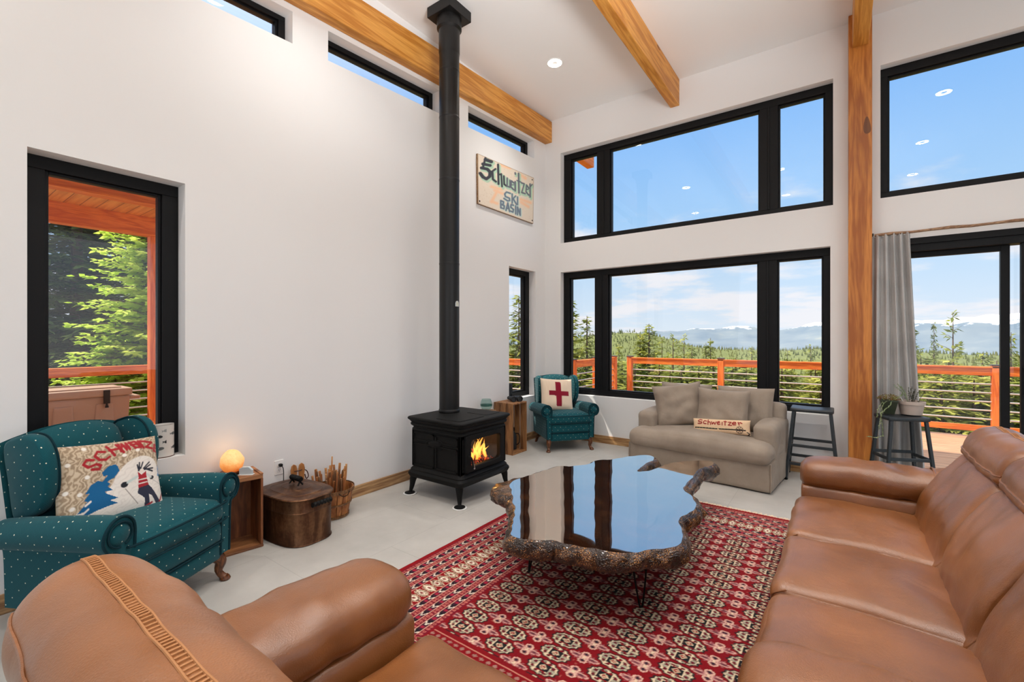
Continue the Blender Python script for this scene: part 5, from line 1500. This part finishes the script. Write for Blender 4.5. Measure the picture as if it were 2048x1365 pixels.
# ================================================================ SIGN
def signp(s, t):
    X, Y = bil(((240,185),(985,570),(970,1150),(245,880)), s, t); p = Paint(X, Y, (228,214,196))
    p.put(vnoise(X,Y,.03,2)*.25, (222,204,180)); p.put((vnoise(X,Y,.11,4) > .86)*.35, (196,170,140))
    OR = (240,196,160)
    for q in ([(400,640),(530,680)],[(440,690),(540,735)],[(470,700),(400,850)],[(400,840),(470,870)],[(780,820),(930,880)],[(790,860),(900,930)],[(520,350),(640,400)],[(780,500),(860,560)]): p.stroke(q, 36, OR, 24)
    GN = (176,206,180); D = (64,66,74); D2 = (104,108,118); BL = (112,126,140)
    word = [(([(330,245),(300,380)]),26,D),([(330,270),(400,300)],44,D),([(300,330),(385,350)],40,D),([(285,385),(350,400),(385,440),(380,500),(340,535),(300,510),(270,460)],42,D),
            ([(450,400),(412,430),(418,540),(455,572)],28,D),([(482,340),(488,605)],28,D),([(490,480),(522,470),(532,640)],24,D),([(556,500),(560,610),(590,635)],24,D),([(600,530),(598,640),(632,650)],22,D2),([(636,560),(636,655)],20,D2),
            ([(690,600),(655,570),(648,650),(688,690)],22,D2),([(655,625),(690,625)],14,D2),([(708,585),(708,705)],24,D2),([(708,468),(712,486)],22,D2),([(757,480),(760,735)],24,D2),([(732,570),(792,600)],16,D2),
            ([(800,610),(838,625),(800,735),(852,755)],20,D2),([(905,690),(872,645),(862,730),(905,780)],20,D2),([(866,700),(900,705)],14,D2),([(925,640),(925,805)],22,D2),([(928,675),(958,650)],20,D2)]
    for q, w, c in word: p.stroke([(x+14,y+22) for x,y in q], w+16, GN, 12)
    for q, w, c in word: p.stroke(q, w, c, 7)
    small = [[(640,735),(590,715),(566,740),(575,775),(628,800),(632,830),(605,835),(556,800)],[(665,745),(665,865)],[(712,775),(670,815)],[(680,810),(724,885)],[(740,790),(740,890)],
             [(515,830),(515,925)],[(515,830),(550,845),(545,880),(516,878)],[(520,880),(560,900),(555,940),(515,925)],[(582,960),(606,862),(628,975)],[(592,930),(622,940)],[(682,895),(650,885),(645,920),(682,950),(675,985),(642,970)],[(712,905),(712,1010)],[(738,1020),(738,920),(776,1030),(776,945)]]
    for q in small: p.stroke([(x+6,y+8) for x,y in q], 34, (196,214,204), 10)
    for q in small: p.stroke(q, 22, BL, 6)
    p.put(((s < .012)|(t < .015)|(s > .99)|(t > .985)).astype(np.float32)*.6, (150,116,84))
    return p.out()
n1, n2 = 220, 130
t = thing('wall_sign', 'weathered cream painted wooden ski sign high on the left wall', 'sign', (.0,-1.01,3.5))
q = [(-.64,.308),(.645,.371),(.63,-.311),(-.63,-.317)]
s = np.linspace(0,1,n1); u = np.linspace(0,1,n2); S_, U_ = np.meshgrid(s,u,indexing='ij'); X, Z = bil(q, S_, U_)
g = G(); g.v = [(.026,a,b) for a,b in zip(X.ravel(),Z.ravel())]
g.f = [(i*n2+j, i*n2+j+1, (i+1)*n2+j+1, (i+1)*n2+j) for i in range(n1-1) for j in range(n2-1)]; g.m = [0]*len(g.f)
b = G().prism([q[3],q[2],q[1],q[0]], .002, .0255, 'x').build('board', wood('aged board edge', rgb(110,76,44), rgb(176,138,92), (12,1.5,12), .7), t, smooth=False)
g.build('painted_face', paint_mat('old sign paint', .8, .1, 60), t, colors=signp(S_, U_), smooth=False)
for y, z in ((.60,.33),(.60,-.27),(-.60,-.28)): G().lathe([(.012,0),(.008,.004),(0,.005)],10,cap=False).xform(tr(.027,y,z) @ rot('Y',90)).build('screw', MAT['iron'], t)

# ================================================================ OUTLETS, CORD
def outlet(label, M_):
    t = thing('wall_outlet', label, 'outlet'); t.matrix_world = M_
    G().box(-.0365,.0365,-.006,0,-.0575,.0575).build('cover_plate', MAT['white'], t, smooth=False, bevel=.002)
    for z in (-.021,.021):
        f = G().box(-.016,.016,-.0085,-.006,z-.0145,z+.0145).build('socket', MAT['white'], t, smooth=False, bevel=.002)
        g = G(); g.box(-.0075,-.005,-.0092,-.0084,z-.002,z+.007); g.box(.005,.0075,-.0092,-.0084,z-.002,z+.006); g.lathe([(.0025,0),(.0025,.0008)],8).xform(tr(0,-.0084,z-.008) @ rot('X',90), 16)
        g.build('slots', MAT['black'], f, smooth=False)
    return t
outlet('white outlet with a black plug on the left wall above the copper boiler', tr(0,-4.108,.448) @ rot('Z',90))
outlet('white outlet on the far wall behind the free bar stool', tr(3.245,0,.424))
t = thing('lamp_cord', 'black plug and cord running down behind the copper boiler', 'cord', (.009,-4.105,.469))
G().cushion((.016,0,0),(.032,.026,.024),.008,5).build('plug', MAT['black'], t)
G().tube(catmull([(.03,.0,-.004),(.045,.006,-.03),(.04,.010,-.12),(.03,.008,-.25),(.035,-.04,-.42),(.03,-.15,-.462)],6), .0032, 6).build('cord', MAT['black'], t)

# ================================================================ NEAR CRATE AND WHAT STANDS ON IT
cw = wood('worn crate pine', rgb(104,62,34), rgb(166,112,68), (3,1.0,14), .6, bands=4); cw2 = wood('worn crate pine upright', rgb(88,46,22), rgb(140,84,46), (10,10,1.2), .6, bands=4)
t = thing('wooden_crate', 'open sided wooden crate under the salt lamp by the near armchair', 'crate', (.15,-4.57,0), math.radians(-9))
t.location = (.165,-4.575,0)
G().box(-.125,.125,-.225,.215,.488,.518).build('top_board', cw, t, smooth=False, bevel=.003)
G().box(-.125,.135,-.225,.215,0,.016).build('bottom_board', cw, t, smooth=False, bevel=.003)
for y in (-.225,.200): G().box(-.125,.125,y,y+.016,.016,.488).build('end_board', cw2, t, smooth=False, bevel=.002)
for a, b in ((-.209,-.07),(-.062,.06),(.068,.2)): G().box(-.125,-.115,a,b,.016,.488).build('back_slat', cw2, t, smooth=False)
G().box(-.125,.125,.196,.216,.518,.526).build('cleat', cw, t, smooth=False)
CR = Matrix.Translation((.165,-4.575,0)) @ Matrix.Rotation(math.radians(-9),4,'Z')

t = thing('salt_lamp', 'glowing orange salt crystal lamp on a small wooden dish', 'lamp', CR @ Vector((-.035,.055,.518)))
G().lathe([(.034,0),(.052,.008),(.072,.022),(.068,.024),(.02,.018)],24).build('dish', wood('dark dish wood', rgb(70,38,20), rgb(112,66,36), (9,9,9), .4), t)
def salt():
    m = MT('glowing salt crystal'); m.set(rough=.5, color=rgb(236,170,110))
    sp = m.n('ShaderNodeSeparateXYZ'); m.l(m.coord(), sp.inputs[0])
    n_ = m.noise(m.coord(), 26, 4, .6)
    # light from the bulb inside reaches the thick foot of the crystal least
    f = m.math('ADD', m.math('MULTIPLY', sp.outputs[2], 5.6), m.math('MULTIPLY', m.math('SUBTRACT', n_, .5), .55))
    c = m.ramp(f, [(.10,(.75,.13,.01,1)),(.42,(1,.36,.07,1)),(.72,(1,.66,.28,1)),(.95,(1,.58,.22,1))])
    m.l(c, m.b.inputs['Emission Color']); m.b.inputs['Emission Strength'].default_value = .62
    m.bump(n_, .5, .02); return m.m
def rock(u, v):
    a = 2*PI*u; b = PI*(v-.5); p = Vector((math.cos(a)*math.cos(b), math.sin(a)*math.cos(b), math.sin(b)))
    k = 1+.16*mnoise.noise(p*1.6+Vector((3,1,2)))+.06*mnoise.noise(p*4)
    w = .078*(1-.32*max(0,p.z)); return (p.x*w*k, p.y*w*k, .095+p.z*.088*k)
G().grid(rock, 26, 16, cu=True).build('crystal', salt(), t, ang=25)
light('salt_lamp_bulb', 'POINT', CR @ Vector((-.02,.055,.66)), 1.1, (1,.55,.25), shadow_soft_size=.07)
t = thing('glass_keepsake', 'small etched glass block standing right of the salt lamp', 'ornament', CR @ Vector((.055,.125,.518)), math.radians(40))
G().prism([(-.045,0),(.045,0),(.045,.035),(.02,.058),(-.02,.058),(-.045,.045)],-.012,.012,'y').build('block', plain('frosted block', rgb(188,200,204), .15), t, smooth=False, bevel=.003)
g = G(); rr = random.Random(5)
for k in range(26): x = rr.uniform(-.035,.035); z = rr.uniform(.006,.04); g.beam((x,0,z),(x+rr.uniform(-.006,.006),0,z+rr.uniform(.006,.014)),.0018,.0018)
g.build('etching', plain('white etching', (.75,.8,.8,1), .6), t, smooth=False)
G().box(-.05,.05,-.02,.02,-.0,.004).build('foot', MAT['white'], t, smooth=False)

# ================================================================ COPPER BOILER
def copper():
    m = MT('aged copper'); m.set(metal=.75, rough=.42); co = m.coord()
    f = m.math('ADD', m.math('MULTIPLY', m.noise(m.coord('Object',(1,1,.35)), 7, 6, .65, 1), .8), m.math('MULTIPLY', m.noise(co, 40, 3), .2))
    m.color(m.ramp(f, [(.30, rgb(42,26,18)), (.5, rgb(88,56,36)), (.68, rgb(136,98,68))])); m.bump(f, .1, .01); return m.m
cop = copper()
def oval(a, b, z, n=56, e=3.0):
    out_ = []
    for i in range(n):
        t_ = 2*PI*i/n; c, s_ = math.cos(t_), math.sin(t_)
        out_.append((a*math.copysign(abs(c)**(2/e),c), b*math.copysign(abs(s_)**(2/e),s_), z))
    return out_
t = thing('copper_boiler', 'lidded brown copper wash boiler beside the crate', 'boiler', (.315,-4.135,0), math.radians(4))
A, B = .275, .190
G().loft([oval(A-.012,B-.012,.004), oval(A-.004,B-.004,.0), oval(A+.003,B+.003,.006), oval(A-.004,B-.004,.016), oval(A-.002,B-.002,.10), oval(A-.001,B-.001,.235), oval(A+.002,B+.002,.238), oval(A-.001,B-.001,.242), oval(A,B,.325), oval(A+.007,B+.007,.33), oval(A+.002,B+.002,.336)]).build('body', cop, t, ang=40)
lid = G().loft([oval(A+.010,B+.010,.330), oval(A+.013,B+.013,.336), oval(A+.008,B+.008,.342), oval(A-.03,B-.03,.346), oval(A-.058,B-.048,.349), oval(A-.064,B-.054,.354), oval(A-.070,B-.060,.353), oval(A-.15,B-.11,.362), oval(A-.155,B-.115,.366), oval(A-.16,B-.12,.365), oval(.02,.014,.374)]).build('lid', cop, t, ang=35)
h = G(); 
for s in (-1,1): h.tube(catmull([(s*.055,-.02,.380),(s*.05,-.006,.40),(s*.048,0,.424)],4),.006,8); h.tube(catmull([(s*.055,.02,.380),(s*.05,.006,.40),(s*.048,0,.424)],4),.006,8)
lh = h.build('handle_bracket', MAT['iron'], lid)
g = G(); g.tube([(-.066,0,.426),(.066,0,.426)],.015,12)
for i in range(7): x = -.054+.018*i; g.lathe([(.015,-.005),(.021,0),(.015,.005)],14,cap=False).xform(tr(x,0,.426) @ rot('Y',90), len(g.v)-42)
g.build('turned_grip', MAT['iron'], lid)
g = G()
for s in (-1,1): g.tube(catmull([(A-.005,s*.05,.275),(A+.02,s*.05,.285),(A+.04,s*.048,.30)],4),.006,8)
sh = g.build('side_handle', MAT['iron'], t)
G().tube([(A+.04,-.075+.0125*i,.302) for i in range(13)],[.013 if i%2 else .019 for i in range(13)],12).build('side_grip', MAT['iron'], sh)

# ================================================================ BUSHEL BASKET AND KINDLING
sv = wood('splint basket wood', rgb(140,80,36), rgb(196,132,72), (12,12,1.5), .55, bands=4)
t = thing('bushel_basket', 'round splint basket full of kindling between boiler and stove', 'basket', (.205,-3.765,0))
g = G(); ns = 20
for i in range(ns):
    a0 = 2*PI*i/ns+.02; a1 = 2*PI*(i+1)/ns-.02
    rings = []
    for z, R in ((.004,.128),(.06,.140),(.14,.156),(.235,.172)):
        ring = []
        for q, a in ((0,a0),(0,(a0+a1)/2),(0,a1),(-.005,a1),(-.005,(a0+a1)/2),(-.005,a0)): ring.append(((R+q)*math.cos(a),(R+q)*math.sin(a),z))
        rings.append(ring)
    g.loft(rings)
g.lathe([(.0,.004),(.128,.004)],30,cap=False)
g.build('staves', sv, t, ang=40)
for z, R, h_ in ((.212,.176,.03),(.11,.155,.016),(.004,.134,.018)): G().lathe([(R,0),(R+.005,0),(R+.006,h_),(R+.001,h_)],40,c=(0,0,z),cap=False).build('hoop', wood('dark hoop', rgb(92,58,30), rgb(140,96,54), (6,6,6), .55), t)
for s in (-1,1): G().tube(catmull([(s*.178,-.05,.225),(s*.19,-.02,.20),(s*.19,.02,.20),(s*.178,.05,.225)],5),.003,6).build('wire_handle', MAT['iron'], t)
kw = [wood('split cedar a', rgb(176,116,62), rgb(222,170,112), (14,14,1.4), .7, bands=3), wood('split cedar b', rgb(150,88,44), rgb(200,138,82), (14,14,1.4), .7, bands=3), wood('split cedar c', rgb(110,74,46), rgb(160,118,80), (14,14,1.4), .7, bands=3)]
rr = random.Random(12); protos = []
for k in range(6):
    w, d, L = rr.uniform(.012,.024), rr.uniform(.008,.016), 1.0
    g = G(); sec = [(-w/2,-d/2),(w/2,-d/2*.6),(w/2*.8,d/2),(-w/2*.7,d/2*.8)]
    g.loft([[(x*(1+.1*math.sin(k+z*5))+.004*math.sin(z*6+k), y, z*L) for x,y in sec] for z in (0,.25,.5,.75,1)])
    protos.append((g, kw[k % 3]))
meshes = []
for g, m in protos:
    me = bpy.data.meshes.new('stick'); me.from_pydata(g.v,[],g.f); me.materials.append(m); me.update(); meshes.append(me)
slots = []
for k in range(46):
    for _ in range(80):
        q = .128*rr.random()**.5; a = rr.random()*6.3; x, y = q*math.cos(a), q*math.sin(a)
        if all((x-u)**2+(y-v)**2 > .021**2 for u,v in slots): slots.append((x,y)); break
for k, (x, y) in enumerate(slots):
    o = bpy.data.objects.new('kindling_stick', meshes[k % 6]); COL.objects.link(o)
    L = rr.uniform(.30,.40) if k else .47
    lean = Vector((x*1.1+rr.uniform(-.05,.05), y*1.1+rr.uniform(-.05,.05), 1)).normalized()
    o.matrix_world = Matrix.Translation((.205+x*.80, -3.765+y*.80, .012)) @ Vector((0,0,1)).rotation_difference(lean).to_matrix().to_4x4() @ Matrix.Rotation(rr.random()*6.3,4,'Z') @ Matrix.Diagonal((1,1,L,1))
    tag(o, 'split cedar kindling stick standing in the round splint basket', 'kindling', 'kindling sticks in the basket')

# bellows leaning on the wall behind the boiler
t = thing('fire_bellows', 'wooden fire bellows with a leather strap leaning on the wall behind the boiler', 'bellows', (.055,-3.98,0))
bw = wood('bellows wood', rgb(128,76,34), rgb(180,120,62), (12,12,1.2), .5, bands=4)
for s in (-1, 1):
    poly = catmull([(-.024,.24),(-.02,.36),(-.024,.42),(-.012,.455),(.012,.455),(.024,.42),(.02,.36),(.024,.24),(.085,.14),(.07,.04),(.03,.0),(-.03,0),(-.07,.04),(-.085,.14)],4,True) if False else [Vector(p+(0,)) for p in [(-.024,.25),(-.021,.36),(-.026,.41),(-.018,.445),(0,.458),(.018,.445),(.026,.41),(.021,.36),(.024,.25),(.075,.17),(.08,.09),(.05,.03),(.02,0),(-.02,0),(-.05,.03),(-.08,.09),(-.075,.17)]]
    g = G().prism([(p.x,p.y) for p in poly], -.008, .008, 'y'); g.xform(tr(s*.001,0,0) @ tr(.0,s*.032,0) @ rot('Z',80) )
    g.build('paddle', bw, t, smooth=False, bevel=.004)
g = G().tube(catmull([(.0,-.035,.40),(.03,.0,.405),(.0,.04,.40),(.012,.07,.385),(.03,.075,.345),(.025,.06,.325),(.01,.055,.36)],5),.0045,6); g.build('leather_strap', plain('dark strap', rgb(64,32,22), .6), t)
G().loft([[(.045*k*math.cos(a)*.9,.026*math.sin(a),z) for a in [2*PI*i/14 for i in range(14)]] for k,z in ((.4,.0),(1.4,.06),(1.5,.15),(.6,.24))]).build('leather_sides', plain('bellows leather', rgb(70,40,26), .6), t)

# ================================================================ FISH VASE
def fishp(s, t):
    X, Y = s*.38, t*.215; p = Paint(X, Y, (214,210,204)); p.put(vnoise(X,Y,260,2)*.12, (190,186,180))
    def fish(x, y, c, L=.042, h=.0105, a=0):
        ca, sa = math.cos(a), math.sin(a)
        def R(u, v): return (x+u*ca-v*sa, y+u*sa+v*ca)
        body = [R(L*.5*math.cos(q)+.004, h*math.sin(q)) for q in [2*PI*i/20 for i in range(20)]]
        p.poly(body, c); p.poly([R(-L*.36,0),R(-L*.62,-h*.9),R(-L*.56,0),R(-L*.62,h*.9)], c)
    for k in range(4):
        x = .045+k*.096; c = [(52,54,56),(96,100,100),(70,72,74),(150,152,150)]
        fish(x, .062+.012*(k%2), c[(k+1)%4]); fish(x+.05, .112, c[0], .044, .012); fish(x+.008, .155, c[(k+2)%4], a=-.12); fish(x+.045, .036, c[3] if k%2 else c[1], a=-.1)
    return p.out()
t = thing('fish_vase', 'white oval ceramic vase with dark fish on the tall window sill', 'vase', (-.062,-4.862,.6865), math.radians(8))
n1, n2 = 160, 90; vs2 = []
for i in range(n1):
    for j in range(n2): a = 2*PI*i/n1; z = .215*(1-j/(n2-1)); vs2.append((.045*math.cos(a), .062*math.sin(a), z+.004))
g = G(); g.v = vs2; g.f = [(i*n2+j, i*n2+j+1, ((i+1)%n1)*n2+j+1, ((i+1)%n1)*n2+j) for i in range(n1) for j in range(n2-1)]; g.m = [0]*len(g.f)
S_, U_ = np.meshgrid(np.arange(n1)/n1, np.linspace(0,1,n2), indexing='ij')
g.build('body', paint_mat('glazed fish ceramic', .4), t, colors=fishp(S_, U_))
G().lathe([(.96,.219),(1,.222),(.94,.222),(.9,.20),(.88,.02),(0.01,.012)],40,sx=.045,sy=.062,cap=False).build('rim', plain('white glaze', rgb(214,210,204), .4), t)
G().lathe([(1.03,0),(1.03,.006),(.2,.006)],40,sx=.045,sy=.062).build('foot', plain('brown foot', rgb(96,66,52), .6), t)

# ================================================================ FAR CRATE, BINOCULARS, BOTTLES
t = thing('wooden_crate', 'tall upended wooden crate between the stove and the far armchair', 'crate', (.175,-1.16,0))
w1 = wood('crate slats', rgb(112,72,40), rgb(172,122,76), (12,12,1.2), .65, bands=4)
G().box(-.15,.155,-.16,.16,.64,.658).build('top_board', w1, t, smooth=False, bevel=.002)
G().box(-.15,.155,-.16,.16,0,.016).build('bottom_board', w1, t, smooth=False, bevel=.002)
for y in (-.16,.148):
    for a, b in ((-.15,-.055),(-.045,.045),(.055,.155)): G().box(a,b,y,y+.012,.016,.64).build('side_slat', w1, t, smooth=False, bevel=.002)
for a, b in ((-.147,-.06),(-.035,.045),(.07,.147)): G().box(-.15,-.138,a,b,.016,.64).build('back_slat', w1, t, smooth=False)
t = thing('binoculars', 'black binoculars lying on the upended crate by the narrow window', 'binoculars', (.20,-1.10,.658), math.radians(62)); t.scale = (1.3,1.3,1.3)
rb = plain('black rubber', rgb(30,31,33), .6)
for s in (-1,1):
    b = G().lathe([(.001,-.062),(.018,-.062),(.02,-.03),(.024,.0),(.028,.03),(.029,.062),(.024,.062),(.022,.05)],20,cap=False).xform(tr(s*.036,0,.029) @ rot('X',90)).build('barrel', rb, t)
    G().lathe([(.001,0),(.022,0)],18,cap=False).xform(tr(s*.036,-.052,.029) @ rot('X',90)).build('lens', plain('dark lens', rgb(20,26,34), .08), b)
G().box(-.03,.03,-.012,.022,.022,.045).build('hinge', rb, t, smooth=False, bevel=.005)
t = thing('upright_box', 'dark upright box standing in the narrow window behind the binoculars', 'box', (-.058,-.855,.641))
G().box(-.03,.03,-.03,.03,0,.215).build('cabinet', plain('dark grey cabinet', rgb(40,42,46), .6), t, smooth=False, bevel=.006)
G().lathe([(.001,0),(.02,.001),(.023,0)],18,cap=False).xform(tr(.031,0,.05) @ rot('Y',90)).build('driver', MAT['black'], t)
t = thing('flask', 'black flask with a loop handle inside the upended crate', 'flask', (.16,-1.09,.016))
G().lathe([(.05,0),(.055,.01),(.055,.17),(.05,.20),(.028,.235),(.028,.27),(.02,.272)],24).build('body', rb, t)
G().lathe([(.031,.25),(.031,.285),(.02,.29)],20).build('stopper', MAT['black'], t)
G().tube(catmull([(.04,.02,.21),(.085,.03,.20),(.09,.03,.10),(.055,.02,.06)],5),.006,8).build('handle', MAT['black'], t)
t = thing('rubber_boot', 'dark rubber boot standing at the back of the upended crate', 'boot', (.09,-1.20,.016), math.radians(20))
G().loft([[(.045*kx*math.cos(a)+dx,.038*math.sin(a),z) for a in [2*PI*i/16 for i in range(16)]] for kx,dx,z in ((1.9,.03,0),(1.95,.03,.02),(1.7,.02,.06),(1.1,.0,.10),(1.05,0,.22),(1.1,0,.27))]).build('shaft', rb, t)
t = thing('side_table', 'small round wooden stand behind the stove holding the green glass bowl', 'table', (.15,-1.66,0))
G().lathe([(.14,.585),(.145,.59),(.145,.60),(.0,.60)],32).build('top', w1, t)
for a in (0,2.1,4.2): G().tube([(.09*math.cos(a),.09*math.sin(a),.588),(.13*math.cos(a),.13*math.sin(a),0)],.012,8).build('leg', w1, t)
t = thing('glass_bowl', 'clear green streaked glass bowl vase behind the stove', 'vase', (.15,-1.63,.6005))
gl = glass_pane('greenish glass', (.80,.88,.86,1))
G().lathe([(.03,0),(.055,.012),(.074,.05),(.076,.08),(.066,.12),(.056,.138),(.059,.142),(.054,.14),(.062,.12),(.071,.08),(.069,.05),(.05,.016),(.001,.008)],32,cap=False).build('bowl', gl, t)
G().lathe([(.071,.055),(.0735,.07),(.0738,.075),(.070,.062)],32,cap=False,sx=1,sy=1).build('green_swirl', plain('green glass streak', rgb(70,120,110), .2), t)
